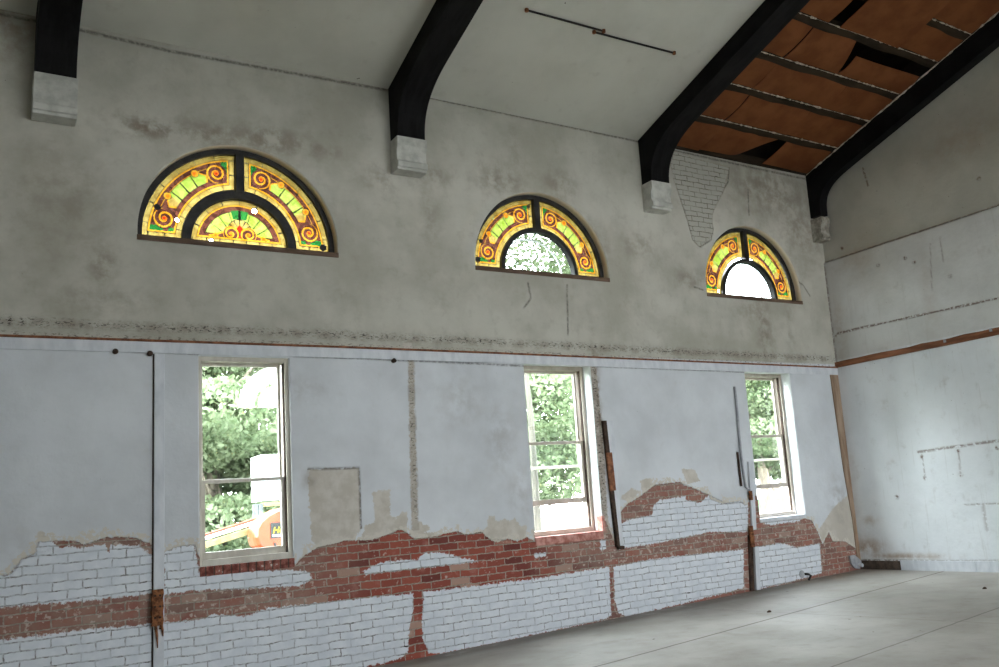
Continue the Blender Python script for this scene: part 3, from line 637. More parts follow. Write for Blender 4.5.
# row 3
board(xa-.05, 8.50, YP[1]-.0, YP[2]+.06, .02, 'small rust-brown panel beside the dark beam, third row up')
board(8.51, 9.90, YP[1]-.0, YP[2]+.06, .03, 'wide rust-brown panel in the centre of the third row up')
board(9.91, xb+.03, YP[1]-.0, YP[2]+.06, .03, 'rust-brown panel at the end beam, third row up')
# row 4, with the torn black opening
board(xa-.05, 8.50, YP[2]-.0, YP[3]+.06, .02, 'small rust-brown panel beside the dark beam, fourth row up')
board(8.53, 9.55, YP[2]-.0, YP[3]+.06, .03, 'rust-brown panel left of the large torn black opening', .0, taper=-.25)
board(9.56, xb+.03, YP[2]-.0, -2.03, .035, 'narrow sagging strip of rust-brown panel below the large black opening')
# row 5/6 one large sheet hanging over a purlin
board(xa-.05, 8.66, YP[3]-.0, YP[4]-.1, .02, 'rust-brown panel beside the dark beam, fifth row up, with a dark notch')
board(8.84, 10.0, YP[3]-.02, YP[4]-.42, .02, 'large square loose rust-brown panel hanging near the top of the bay', base=.025)
board(10.01, xb+.03, YP[3]+.0, YP[4]+.06, .03, 'rust-brown panel right of the large square loose panel')
board(8.92, xb+.03, YP[4]+.0, YP[5]+.06, .02, 'rust-brown panel at the end beam, sixth row up')
board(xa-.05, 8.9, YP[4]-.14, YP[5]+.02, .02, 'rust-brown panel beside the dark beam, sixth row up')
for i_, (q, r_) in enumerate(((5,6),(6,7))):
    board(xa-.05, 9.4, YP[q], YP[r_]+.06, .02, 'rust-brown panel on the beam side, %s row up' % ords[q+1]); board(9.41, xb+.03, YP[q], YP[r_]+.06, .02, 'rust-brown panel on the end wall side, %s row up' % ords[q+1])
# debris pale edge along the end beam
mb = MB(); rr = random.Random(5); y = -.03; pts = []; rad = []
while y > -4.0: pts.append((xb-.035+rr.uniform(-.006,.006), y, ceil_z(y)-.022)); rad.append(max(.003, rr.gauss(.009, .005))); y -= rr.uniform(.02, .07)
mb.tube(pts, rad, 5)
o = mb.build('plaster_residue', M['residue'], bpy.data.objects['roof_beam.003']); o['label'] = 'ragged pale plaster line along the beam edge'
# two thin rods on the plaster ceiling
for (a, b, lab) in (((526.5,9),(603.5,30),'thin dark conduit rod on the ceiling, the upper left one'), ((594,31),(674,52),'thin dark conduit rod on the ceiling, the lower right one')):
    p, q = ceilp(*a), ceilp(*b); r_ = empty('conduit_rod', (p[0], p[1], ceil_z(p[1]))); tag(r_, lab, 'rod', 'conduit rods on the ceiling')
    A = Vector((p[0], p[1], ceil_z(p[1])-.014)); B = Vector((q[0], q[1], ceil_z(q[1])-.014))
    mb = MB(); mb.tube([A, B], .012, 8); mb.build('rod', M['rod'], r_)
    for e_ in (A, B): mb = MB(); mb.tube([e_+Vector((0,0,.016)), e_-Vector((0,0,.016))], .022, 10); mb.build('end_cap', M['rust'], r_)

# ------------------------------------------------------------------ arched windows
def spiral(u, v, cu, cv, R, turns=1.6, ph=0.0, flip=1):
    """distance band test for a volute: returns (is_line, r/R)"""
    du, dv = (u-cu)*flip, v-cv; r = math.hypot(du, dv)
    if r > R: return 0, r/R
    a = (math.atan2(dv, du)-ph) % (2*PI); s = (r/R*turns - a/(2*PI)) % 1.0
    return (1 if s < .36 else 0), r/R
PALE, AMB, BRN, LIME, GRN, RED, ORG, LEAD = range(8); WHT = None
RO, RI = .925, .560; RI2 = .475
def design_outer(u, v):
    r = math.hypot(u, v); au = abs(u); th = math.degrees(math.atan2(v, au))
    mull = au-.045                                   # distance from the mullion
    base = v                                         # distance from the sill
    edge = min(r-RI, RO-r, mull, base)
    if edge < .006: return LEAD
    if edge < .050:
        ang = (th+4) % 13
        if abs(ang)*PI/180*r < .008 and min(r-RI, RO-r) < .05: return LEAD
        if min(mull, base) < .05 and min(r-RI, RO-r) > .05 and abs((r-RI) % .15) < .008: return LEAD
        return PALE
    if edge < .058: return LEAD
    if edge < .074: return AMB
    e2 = edge-.074; w = (RO-RI)-.148; rr = (r-RI-.074)/w      # 0..1 across
    s0, s1 = (base-.074), (mull-.074)
    rm = (RI+RO)/2
    # scrolls at both ends
    R = .098
    for (cu, cv, ph, fl) in ((rm*math.cos(math.radians(15.5)), rm*math.sin(math.radians(15.5))+.0, 2.2, 1), (rm*math.cos(math.radians(72.5)), rm*math.sin(math.radians(72.5)), -.3, -1)):
        ln, q = spiral(au, v, cu, cv, R, 1.9, ph, fl)
        if q < 1:
            if q < .22: return RED if q < .13 else ORG
            if ln: return AMB if q > .3 else ORG
            return BRN
        if q < 1.07: return LEAD
    if th < 28 or th > 61:
        corner = (rr > .45 and (s0 < .05 or s1 < .06)) or (rr < .25 and s0 < .035)
        if corner: return GRN
    for tc in (31.5, 57.5):                          # little knobs by the scrolls
        cu = .83*math.cos(math.radians(tc))*rm/rm*.97; cv = .83*math.sin(math.radians(tc))*.97
        d = math.hypot(au-cu, v-cv)
        if d < .018: return ORG
        if d < .034: return AMB
        if d < .040: return LEAD
    if rr < .20 or rr > .80: 
        if rr > .185 and rr < .215 or rr > .785 and rr < .815: return AMB
        return BRN
    if rr < .225 or rr > .775: return LEAD
    if 23 < th < 66:
        # scalloped ends, radial leads
        k = (rr-.5)
        lo = 26+10*abs(k)*2*(1 if k > 0 else .4); hi = 64-10*abs(k)*2*(1 if k > 0 else .4)
        if lo < th < hi:
            for a in (35.5, 44.5, 53.5):
                if abs(th-a)*PI/180*r < .006: return LEAD
            return PALE if th < 33 and rr < .6 else LIME
        if lo-1.6 < th < hi+1.6: return AMB
    return BRN
def design_inner(u, v):
    r = math.hypot(u, v); th = math.degrees(math.atan2(v, u))
    e = min(RI2-r, v)
    if e < .005: return LEAD
    if e < .048:
        if RI2-r < .048 and min(th % 22.5, 22.5-th % 22.5)*PI/180*r < .005: return LEAD
        if v < .048 and abs(((u+.0) % .13)-.065) < .005: return LEAD
        return PALE
    if e < .053: return LEAD
    if e < .070: return AMB
    for s in (-1, 1):
        ln, q = spiral(u, v, s*.088, .115, .072, 1.5, 1.2, s)
        if q < 1: return (ORG if q < .28 else (AMB if ln else BRN))
        if q < 1.09: return AMB
        d = math.hypot(u-s*.235, v-.082)
        if d < .016: return ORG
        if d < .026: return AMB
    if abs(u)/.032+abs(v-.17)/.045 < 1: return RED
    if abs(u) < .05 and v < .10: return RED
    d = math.hypot(u, v-.15)
    if d < .115 and v > .15:
        a = math.degrees(math.atan2(v-.15, u)) % 30
        return LEAD if min(a, 30-a) < 3 else (PALE if d > .05 else AMB)
    if d < .122 and v > .14: return LEAD
    if 76 < th < 104 and r < RI2-.11 and v > .27: return GRN if abs(u) > .012 else LEAD
    if RI2-r < .125: return BRN if RI2-r > .072 else AMB
    if RI2-r < .13: return LEAD
    tt = v-.07-.10*max(0, 1-abs(u)/.28)
    if abs(u) < .30 and 0 > tt-.02: return AMB if tt > 0 else BRN
    if v < .105: return BRN
    a = th % 18
    if min(a, 18-a)*PI/180*r < .004: return LEAD
    return LIME
def polar_mesh(fn, r0, r1, nr, na, holes=(), drop=.10):
    """fine polar grid of glass, each cell given the glass it is cut from"""
    mb = MB(); vi = {}
    def vid(u, v, key):
        if key not in vi: vi[key] = len(mb.v); mb.v.append((u, 0, v))
        return vi[key]
    for j in range(na):
        a0, a1 = PI*j/na, PI*(j+1)/na
        for i in range(nr):
            p0, p1 = r0+(r1-r0)*i/nr, r0+(r1-r0)*(i+1)/nr; pm, am = (p0+p1)/2, (a0+a1)/2
            u, v = pm*math.cos(am), pm*math.sin(am)
            if fn is design_outer and abs(u) < .035: continue
            m_ = fn(u, v+.0); skip = False
            for (hu, hv, hr, hm) in holes:
                if math.hypot(u-hu, v-hv) < hr*(1+.3*math.sin(7*am*3)): m_ = hm
            if m_ is None: continue
            mb.f.append((vid(p0*math.cos(a0), p0*math.sin(a0), (i,j)), vid(p1*math.cos(a0), p1*math.sin(a0), (i+1,j)), vid(p1*math.cos(a1), p1*math.sin(a1), (i+1,j+1)), vid(p0*math.cos(a1), p0*math.sin(a1), (i,j+1)))); mb.m.append(m_)
    return mb
arch_l = ['arched stained glass window with a complete glass fan, nearest the left', 'arched stained glass window with a clear half-round centre showing leaves, middle of the wall', 'arched stained glass window with a blown-out white centre, nearest the end wall']
GY = .135
for k, (c_, z0, r_, zt) in enumerate(ARCH):
    sp = zt-r_; w = empty('window_%d' % (k+1), (c_, GY, z0)); tag(w, arch_l[k], 'window', 'arched stained glass windows', 'structure')
    bz = z0+.055                                     # top of sill board
    drop = sp-bz
    mb = MB(); arch_ring(mb, c_, sp, RO-.005, .975, GY-.035, GY+.05, drop-.0, 56); mb.box(c_-.975, c_+.975, GY-.03, GY+.05, bz-.02, bz+.028)
    mb.build('outer_frame', M['blackframe'], w, bevel=.004)
    mb = MB(); arch_ring(mb, c_, bz+.02, RI2+.0 if k == 0 else RI2+.035, RI+.005, GY-.045, GY+.04, 0, 44); mb.build('inner_ring', M['blackframe'], w, bevel=.004)
    mb = MB(); mb.box(c_-.042, c_+.042, GY-.05, GY+.045, bz+RI+.0, sp+RO+.01); mb.build('mullion', M['blackframe'], w, bevel=.004)
    mb = MB(); mb.box(c_-.98, c_+.98, -.010, .07, z0-.004, bz-.006); mb.box(c_-.975, c_+.975, .07, GY+.06, z0, bz-.01); mb.build('sill', M['arch_sill'], w, bevel=.005)
    holes = {0: [(-.78,.30,.025,LEAD),(.865,.06,.03,LEAD),(.60,.60,.018,LEAD),(-.60,.19,.017,WHT)], 1: [(-.10,.83,.032,LEAD),(-.86,.10,.03,LEAD),(-.80,.32,.02,LEAD),(-.61,.62,.014,WHT)], 2: [(-.60,.05,.018,WHT),(.55,.62,.012,LEAD)]}[k]
    g_ = polar_mesh(design_outer, RI, RO+.002, 64, 460, holes)
    g_.v = [(x+c_, GY, z*(1+ (sp-bz-.02)/RO*1.0)+bz+.02) for x, y, z in g_.v]
    g_.build('stained_glass', SG, w, fix=False)
    if k == 0:
        g_ = polar_mesh(design_inner, .004, RI2+.004, 90, 300, [(.155,.375,.026,WHT),(-.28,.022,.016,WHT),(.155,.35,.012,AMB)])
        g_.v = [(x+c_, GY, z+bz+.02) for x, y, z in g_.v]; g_.build('stained_glass_fan', SG, w, fix=False)
    else:
        rc = RI2+.035
        mb = MB(); mb.poly([(c_+rc*math.cos(a), GY+.01, bz+.02+rc*math.sin(a)) for a in np.linspace(0, PI, 40)]); mb.build('clear_glass', M['dimglass'], w, fix=False)
        mb = MB(); arch_ring(mb, c_, bz+.02, rc-.045, rc-.03, GY+.16, GY+.18, 0, 40); mb.build('storm_glass_rim', M['white'], w)

# ------------------------------------------------------------------ sash windows
def bar(x0, x1, z0, z1, y0, y1, name, mat, parent, bev=.004):
    mb = MB(); mb.box(x0, x1, y0, y1, z0, z1); return mb.build(name, mat, parent, bevel=bev)
def zat(px, py, Y=.12): return wall(px, py, Y)[1]
low_l = ['closed sash window seen with orange machinery outside, nearest the left', 'sash window with raised lower sash above the pink brick sill', 'bright sash window with raised lower sash nearest the end wall']
for k, (x0, x1, z0, z1) in enumerate(LOW):
    w = empty('window_%d' % (k+4), ((x0+x1)/2, .14, z0)); tag(w, low_l[k], 'window', 'tall sash windows below the rail', 'structure')
    ins = 0.0; y0 = .035 if k == 0 else .155
    fw_ = .030
    mat = M['sash'] if k == 0 else M['sashw']
    # outer frame
    bz = z0 + (.0 if k == 0 else .03)
    mb = MB(); D_ = .16 if k == 0 else .15; mb.box(x0, x0+fw_, y0, y0+D_, bz, z1); mb.box(x1-fw_-.01, x1, y0, y0+D_, bz, z1); mb.box(x0+fw_, x1-fw_-.01, y0, y0+D_, z1-.045, z1); mb.box(x0+fw_, x1-fw_-.01, y0+.0, y0+D_, bz, bz+.055)
    mb.build('window_frame', mat, w, bevel=.004)
    mb = MB(); mb.box(x1-fw_-.022, x1-fw_-.011, y0+.02, y0+.05, bz+.05, z1-.05); mb.build('sash_channel', M['darkgap'], w)
    X0, X1 = x0+fw_+.003, x1-fw_-.025; Z0, Z1 = bz+.055, z1-.045; H = Z1-Z0
    mid = Z0 + H*.375
    # upper sash (set further out)
    yu = y0+.09; us = empty('upper_sash', (X0, yu, mid)); us.parent = w; us.matrix_parent_inverse = Matrix.Translation(-Vector(w.location))
    def sash(root, xa_, xb_, za, zb, ya, yb, st, tr_, br_, m_, gm=M['glass']):
        mb = MB(); mb.box(xa_, xa_+st, ya, yb, za, zb); mb.box(xb_-st, xb_, ya, yb, za, zb); mb.box(xa_+st, xb_-st, ya, yb, zb-tr_, zb); mb.box(xa_+st, xb_-st, ya, yb, za, za+br_)
        f = mb.build('sash_frame', m_, None, bevel=.003); f.parent = root; f.matrix_parent_inverse = Matrix.Translation(-root_world(root))
        mb = MB(); ym = (ya+yb)/2; mb.poly([(xa_+st*.5, ym, za+br_*.5), (xb_-st*.5, ym, za+br_*.5), (xb_-st*.5, ym, zb-tr_*.5), (xa_+st*.5, ym, zb-tr_*.5)])
        g = mb.build('glass_pane', gm, None, fix=False); g.parent = root; g.matrix_parent_inverse = Matrix.Translation(-root_world(root))
    def root_world(r):
        return Vector(r.location)
    sash(us, X0, X1, mid-.0, Z1, yu, yu+.035, .028, .03, .034, mat)
    ls = empty('lower_sash', (X0, y0+.045, Z0)); ls.parent = w; ls.matrix_parent_inverse = Matrix.Translation(-Vector(w.location))
    lift = 0 if k == 0 else (.285 if k == 1 else .33)
    sash(ls, X0+.002, X1+.004, Z0+lift, mid+.03+lift, y0+.045, y0+.08, .034, .034, .062, mat)
    if k == 0:
        mb = MB(); mb.box(x0-.0, x1+.0, -.012, .06, z0-.085, z0-.003); mb.build('brick_sill', M['brick_sill'], w, bevel=.005)
    elif k == 1:
        mb = MB(); mb.box(x0+.001, x1-.001, -.006, .16, z0-.06, z0+.03); mb.build('brick_sill', M['pinkbrick'], w, bevel=.006)
        mb = MB(); mb.box(x1-.012, x1+.03, -.006, .1, z0+.02, z0+.20); mb.build('brick_jamb', M['pinkbrick'], w, bevel=.004)
    else:
        mb = MB(); mb.box(x0+.001, x1-.001, -.004, .16, z0-.02, z0+.03); mb.build('sill', M['whitewood'], w, bevel=.004)

# ------------------------------------------------------------------ trims and fittings on the long wall
def wall_strip(pts_top, pts_bot, y0, y1, name, mat, parent=None, bevel=.003):
    """board following two measured lines (same x stations)"""
    mb = MB(); rings = []
    for (a, b) in zip(pts_top, pts_bot): rings.append([(a[0], y0, a[1]), (a[0], y1, a[1]), (b[0], y1, b[1]), (b[0], y0, b[1])])
    mb.strip(rings); return mb.build(name, mat, parent, bevel=bevel)
rail_px = [(-8,335),(170,341),(340,346.7),(500,353),(670,360.3),(846,367.8)]
R = PX(rail_px)
tr = empty('trim_1', (5.5, 0, 3.04)); tag(tr, 'white rail board with a dark top edge running along the long wall', 'rail', None, 'structure')
wall_strip([(a, b+.004) for a, b in R], [(a, b-.016) for a, b in R], -.030, .0, 'dark_edge', M['browntrim'], tr)
zb_ = .118
wall_strip([(a, b-.016) for a, b in R], [(a, b-zb_+.0) for a, b in R], -.018, .0, 'board', M['whitewood'], tr)
# white vertical board by the first window
def vboard(px0, px1, py0, py1, name, mat, label, cat, y=-.03, group=None, parent=None, pxb=None):
    a = wall(px0, py0); b = wall(px1, py0); c2 = wall(px0 if pxb is None else pxb[0], py1); d2 = wall(px1 if pxb is None else pxb[1], py1)
    mb = MB(); mb.hexa([(c2[0], y, c2[1]), (d2[0], y, c2[1]), (d2[0], 0, c2[1]), (c2[0], 0, c2[1]), (a[0], y, a[1]), (b[0], y, a[1]), (b[0], 0, a[1]), (a[0], 0, a[1])])
    o = mb.build(name, mat, parent, bevel=.004)
    if label: tag(o, label, cat, group)
    return o
vb = empty('cover_board', (1.45, 0, 0)); tag(vb, 'white vertical cover board left of the window with orange machinery', 'board')
a = wall(154, 352); b = wall(164, 352)
mb = MB(); mb.box(a[0], b[0], -.034, 0, floor_z(a[0])+.003, a[1]-.02); mb.build('board', M['whitewood'], vb, bevel=.004)
mb = MB(); mb.box(a[0]-.010, a[0]-.001, -.010, 0, floor_z(a[0])+.003, a[1]-.02); mb.build('dark_gap_strip', M['darkgap'], vb)
# rusted bracket
a = wall(151.5, 590, -.04); b = wall(163, 625, -.04)
rb = empty('rusted_bracket', (a[0], -.04, b[1])); tag(rb, 'rusted iron bracket with torn prongs on the white vertical board', 'bracket')
mb = MB(); nn = 9; rings = []
for i in range(nn):
    z = a[1]+(b[1]-a[1])*i/(nn-1); e = .006*math.sin(i*2.1)
    rings.append([(a[0]+e, -.037, z), (b[0]+e*.6, -.037, z), (b[0]+e*.6, -.062-.004*(i % 2), z), (a[0]+e, -.062-.004*(i % 2), z)])
mb.strip(rings); mb.build('plate', M['rust'], rb, bevel=.003)
for i in range(4):
    z = a[1]-.05-i*.09; [MB().tube([(q_, -.062, z), (q_, -.075, z)], .009, 8).build('rivet', M['darkgap'], rb) for q_ in (a[0]+.025, b[0]-.03)]
for (p, q) in (((155,624),(157.5,648)), ((160.5,624),(163,636))):
    s_, e_ = wall(*p, -.045), wall(*q, -.045); mb = MB(); mb.tube([(s_[0], -.046, s_[1]+.02), ((s_[0]+e_[0])/2+.006, -.05, (s_[1]+e_[1])/2), (e_[0], -.052, e_[1])], [.016, .010, .004], 7); mb.build('prong', M['rust'], rb)
# strip pieces right of the second window
cb = empty('splintered_batten', (6.7, 0, .6)); tag(cb, 'thin white batten with a dark edge right of the second sash window', 'batten')
a, b, c2, d2 = wall(605,421), wall(613,421), wall(618,547), wall(622,547)
mb = MB(); mb.hexa([(c2[0],-.03,c2[1]),(d2[0]+.0,-.03,c2[1]),(d2[0],0,c2[1]),(c2[0],0,c2[1]),(a[0],-.03,a[1]),(b[0]-.02,-.03,a[1]),(b[0]-.02,0,a[1]),(a[0],0,a[1])]); mb.build('batten', M['whitewood'], cb, bevel=.003)
a2, c3 = wall(601,421), wall(615,547)
mb = MB(); mb.hexa([(c3[0],-.045,c3[1]),(c2[0],-.045,c3[1]),(c2[0],0,c3[1]),(c3[0],0,c3[1]),(a2[0],-.045,a2[1]),(a[0]-.01,-.045,a2[1]),(a[0]-.01,0,a2[1]),(a2[0],0,a2[1])]); mb.build('dark_edge', M['darkgap'], cb, bevel=.003)
a, b, c2, d2 = wall(604.5,453), wall(609,453), wall(608.5,491), wall(613,490)
mb = MB(); mb.hexa([(c2[0],-.06,c2[1]),(d2[0],-.06,c2[1]),(d2[0],-.02,c2[1]),(c2[0],-.02,c2[1]),(a[0],-.06,a[1]),(b[0],-.06,a[1]),(b[0],-.02,a[1]),(a[0],-.02,a[1])]); mb.build('orange_wood_piece', M['browntrim'], cb, bevel=.003)
a = wall(618, 547); mb = MB(); mb.tube([(a[0]-.03,-.03,a[1]),(a[0]+.05,-.05,a[1]-.01)], .02, 7); mb.build('rusted_foot', M['darkgap'], cb)
# conduit and boards left of the third sash window
cp = empty('wall_conduit', (9.0, 0, 1.4)); tag(cp, 'thin grey conduit stepping down the wall left of the third sash window', 'conduit')
pth = [wall(733.5,387), wall(735,400), wall(738.5,440), wall(740,455), wall(744.5,487), wall(748,489)]
mb = MB(); mb.tube([(p[0], -.02, p[1]) for p in pth], .017, 8); mb.build('pipe', M['greymetal'], cp)
pth = [wall(739,452,-.02), wall(743,486,-.02)]; mb = MB(); mb.tube([(pth[0][0]-.03, -.02, pth[0][1]), (pth[1][0]-.03, -.02, pth[1][1])], .016, 6); mb.build('dark_strip', M['darkgap'], cp)
bd = empty('broken_cover_board', (9.0, 0, 0)); tag(bd, 'broken white board with a dark open channel left of the third sash window', 'board')
a, b, c2, d2 = wall(747,462), wall(751.5,462), wall(751,530), wall(755,530)
mb = MB(); mb.hexa([(c2[0],-.03,c2[1]),(d2[0],-.03,c2[1]),(d2[0],0,c2[1]),(c2[0],0,c2[1]),(a[0],-.03,a[1]),(b[0],-.03,a[1]),(b[0],0,a[1]),(a[0],0,a[1])]); mb.build('upper_board', M['whitewood'], bd, bevel=.003)
a, b, c2, d2 = wall(752,547), wall(756,547), wall(754,590), wall(758,590)
mb = MB(); mb.hexa([(c2[0],-.05,c2[1]),(d2[0],-.05,c2[1]),(d2[0],0,c2[1]),(c2[0],0,c2[1]),(a[0],-.05,a[1]),(b[0],-.05,a[1]),(b[0],0,a[1]),(a[0],0,a[1])]); mb.build('lower_board', M['whitewood'], bd, bevel=.003)
a, b, c2, d2 = wall(747.5,535), wall(751.5,535), wall(749.5,591), wall(753.5,591)
mb = MB(); mb.hexa([(c2[0],-.02,c2[1]),(d2[0],-.02,c2[1]),(d2[0],.0,c2[1]),(c2[0],0,c2[1]),(a[0],-.02,a[1]),(b[0],-.02,a[1]),(b[0],0,a[1]),(a[0],0,a[1])]); mb.build('open_channel', M['darkgap'], bd)
for (p, q, nm) in (((748,491),(752,500),'small_rusted_clip'), ((748,526),(754,547),'rusted_clip')):
    a, b = wall(*p, -.03), wall(*q, -.03); mb = MB(); mb.box(a[0], b[0], -.055, -.028, b[1], a[1]); mb.build(nm, M['rust'], bd, bevel=.008)
# corner board and end-wall rail, baseboard
ptsL = [(828.5,367),(836,420),(843,470),(852,520),(857,560),(857,568)]; ptsR = [(836,366),(843,420),(850,470),(858,520),(861,560),(862,568)]
mb = MB(); rings = []
for (p, q) in zip(ptsL, ptsR):
    a, b = wall(*p), wall(*q); rings.append([(a[0], 0, a[1]), (a[0], -.014, a[1]), (XE+.01, -.014, b[1]), (XE+.01, 0, b[1])])
mb.strip(rings); o = mb.build('trim_2', M['cornerwood'], bevel=.003); tag(o, 'stained brown board standing in the corner of the two walls', 'trim', None, 'structure')
def end_strip(px_top, px_bot, th, name, mat, parent=None, bevel=.004):
    mb = MB(); rings = []
    for p, q in zip(px_top, px_bot):
        a = endp(*p, th); b = endp(*q, th); rings.append([(XE-th, a[0], a[1]), (XE, a[0], a[1]), (XE, a[0], b[1]), (XE-th, a[0], b[1])])
    mb.strip(rings); return mb.build(name, mat, parent, bevel=bevel)
def end_boxes(y0, y1, z0, z1, th, name, mat, parent=None):
    mb = MB(); mb.box(XE-th, XE+.0, y1, y0, z0, z1); return mb.build(name, mat, parent, bevel=.004)
za, zb = endp(999,327,.02)[1], endp(999,335,.02)[1]; print('rail', za, zb, endp(840,362,.02), endp(840,366,.02))
tr = empty('trim_3', (XE, -3, za)); tag(tr, 'reddish brown timber rail nailed across the end wall', 'rail', None, 'structure')
mb = MB(); rings = []; rr = random.Random(3)
for i in range(60):
    y = -.0-i*.2; j = rr.uniform(-.008, .008); zt_ = .5*(za+endp(840,361.5,.02)[1])+j
    zl_ = .5*(zb+endp(840,366.5,.02)[1])
    rings.append([(XE-.03, y, zt_), (XE, y, zt_), (XE, y, zl_), (XE-.03, y, zl_)])
    if y < -11.2: break
mb.strip(rings); mb.build('timber', M['browntrim'], tr, bevel=.004)
for (px, py) in ((945,341),(991,330)):
    y, z = endp(px, py, .03); mb = MB(); mb.box(XE-.045, XE-.02, y-.015, y+.015, z-.02, z+.02); mb.build('metal_clip', M['greymetal'], tr)
bb = empty('baseboard_east', (XE, -4, .1)); tag(bb, 'baseboard of the end wall, bare and dark near the corner, white beyond', 'baseboard', None, 'structure')
zt_ = .5*(endp(870,560,.02)[1]+endp(999,561.5,.02)[1]); ycut = endp(900.5,565,.02)[0]; zf = floor_z(XE)-.02
end_boxes(-.0, ycut, zf, zt_-.01, .015, 'bare_section', M['base_dark'], bb)
ysp = endp(976,565,.02)[0]
end_boxes(ycut-.005, ysp, zf, zt_, .028, 'white_section', M['whitewood'], bb); end_boxes(ysp-.006, -11.3, zf, zt_, .028, 'white_section', M['whitewood'], bb)
# pipe stub and grey pad in the corner, small pipe stub by the wall
a = wall(854, 563); ps = empty('pipe_stub', (a[0], -.03, a[1])); tag(ps, 'white capped pipe stub on a grey pad low in the room corner', 'pipe')
mb = MB(); pp = PX([(848,556),(853,555),(858,559),(861,563),(858,569),(853,568),(850,564)]); mb.prism([(x, -.03, z) for x, z in pp], [(x, -.002, z) for x, z in pp]); mb.build('grey_pad', M['greymetal'], ps, bevel=.004)
a = wall(858, 565); mb = MB(); mb.tube([(a[0]-.02,-.02,a[1]), (a[0]-.02,-.09,a[1])], .026, 12); mb.build('cap', M['whitewood'], ps, smooth=False)
a = wall(807, 576); ps = empty('pipe_elbow', (a[0], -.04, a[1])); tag(ps, 'short dark pipe elbow at the wall foot under the third sash window', 'pipe')
b = wall(805, 574); c2 = wall(808.5, 582, -.06); mb = MB(); mb.tube([(b[0],.0,b[1]), (b[0],-.05,b[1]), (b[0]+.03,-.07,b[1]-.02), (c2[0],-.07,floor_z(c2[0])+.005)], .016, 8); mb.build('elbow', M['rod'], ps)
a = wall(803, 574); mb = MB(); mb.tube([(a[0]-.03,-.001,a[1]),(a[0]-.03,-.012,a[1])], .05, 14); mb.build('flange', M['greymetal'], ps)
# black knobs hanging under the rail
for (px, py, lab) in ((115,352,'black cut pipe end under the rail, left of its larger neighbour'), (149.5,354,'larger black cut pipe end just left of the white vertical board'), (393,361,'black cut pipe end under the rail in the middle of the wall'), (407,160+0,'')):
    if not lab: continue
    a = wall(px, py); mb = MB(); mb.tube([(a[0],0,a[1]),(a[0],-.03,a[1]),(a[0]+.004,-.05,a[1]-.008)], [.022,.026,.016], 9); o = mb.build('cut_pipe_end', M['darkgap']); tag(o, lab, 'pipe', 'cut pipe ends under the rail')
# small debris on the floor
rr = random.Random(11)
dz = [(985,590,'dark chunk of debris on the floor near the end wall'), (769,609,'small dark chip on the open floor between the two long cracks')]
for (px, py, lab) in dz:
    d = ray(px, py); tt = (floor_z(9)-CP.z)/d.z; q = CP+d*tt
    mb = MB(); base = Vector((q.x, q.y, floor_z(q.x)))
    R_ = [[base+Vector((.026*s*math.cos(a)*(1+.3*math.sin(3*a+i)), .022*s*math.sin(a)*(1+.2*math.cos(2*a)), h)) for a in np.linspace(0, 2*PI, 8)[:-1]] for i, (s, h) in enumerate(((1,0),(.9,.012),(.4,.02)))]
    mb.strip(R_); o = mb.build('debris_chunk', M['darkgap'], lean=False); tag(o, lab, 'debris', 'debris chunks on the floor')

# ------------------------------------------------------------------ outdoors
GZ = -.55
mb = MB(); mb.box(-60, 90, WT+.0, 90, GZ-.3, GZ); 
o = mb.build('ground', M['grass'], lean=False); tag(o, 'grassy ground outside seen low through the windows', 'ground', None, 'structure')
def leaf_crown(name, blobs, n, size, parent, seed, mat):
    rg = np.random.default_rng(seed); vs = []; vol = np.array([b[3]*b[4]*b[5] for b in blobs])**.67; vol /= vol.sum()
    cnt = rg.multinomial(n, vol); P = []
    for b, c_ in zip(blobs, cnt):
        d = rg.normal(size=(c_, 3)); d /= np.linalg.norm(d, axis=1)[:,None]; r = rg.uniform(.45, 1.0, c_)**.5; P.append(np.array(b[:3])+d*r[:,None]*np.array(b[3:6]))
    P = np.concatenate(P); n = len(P)
    a = rg.normal(size=(n,3)); a /= np.linalg.norm(a, axis=1)[:,None]; b = rg.normal(size=(n,3)); b -= a*(a*b).sum(1)[:,None]; b /= np.linalg.norm(b, axis=1)[:,None]
    nn = np.cross(a, b); L = size*rg.uniform(.6, 1.3, n)[:,None]; W = L*.55
    # six-point leaves with a folded midrib
    V = np.stack([P-a*L, P-a*L*.3+b*W+nn*W*.25, P+a*L*.4+b*W*.8+nn*W*.2, P+a*L, P+a*L*.4-b*W*.8+nn*W*.2, P-a*L*.3-b*W+nn*W*.25], 1).reshape(-1, 3)
    i0 = np.arange(n)*6; F = np.concatenate([np.stack([i0, i0+1, i0+2, i0+3], 1), np.stack([i0, i0+3, i0+4, i0+5], 1)])
    me = bpy.data.meshes.new(name); me.from_pydata(V.tolist(), [], F.tolist()); me.materials.append(mat)
    o = bpy.data.objects.new(name, me); C.objects.link(o); o.parent = parent; o.matrix_parent_inverse = Matrix.Translation(-Vector(parent.location)); return o
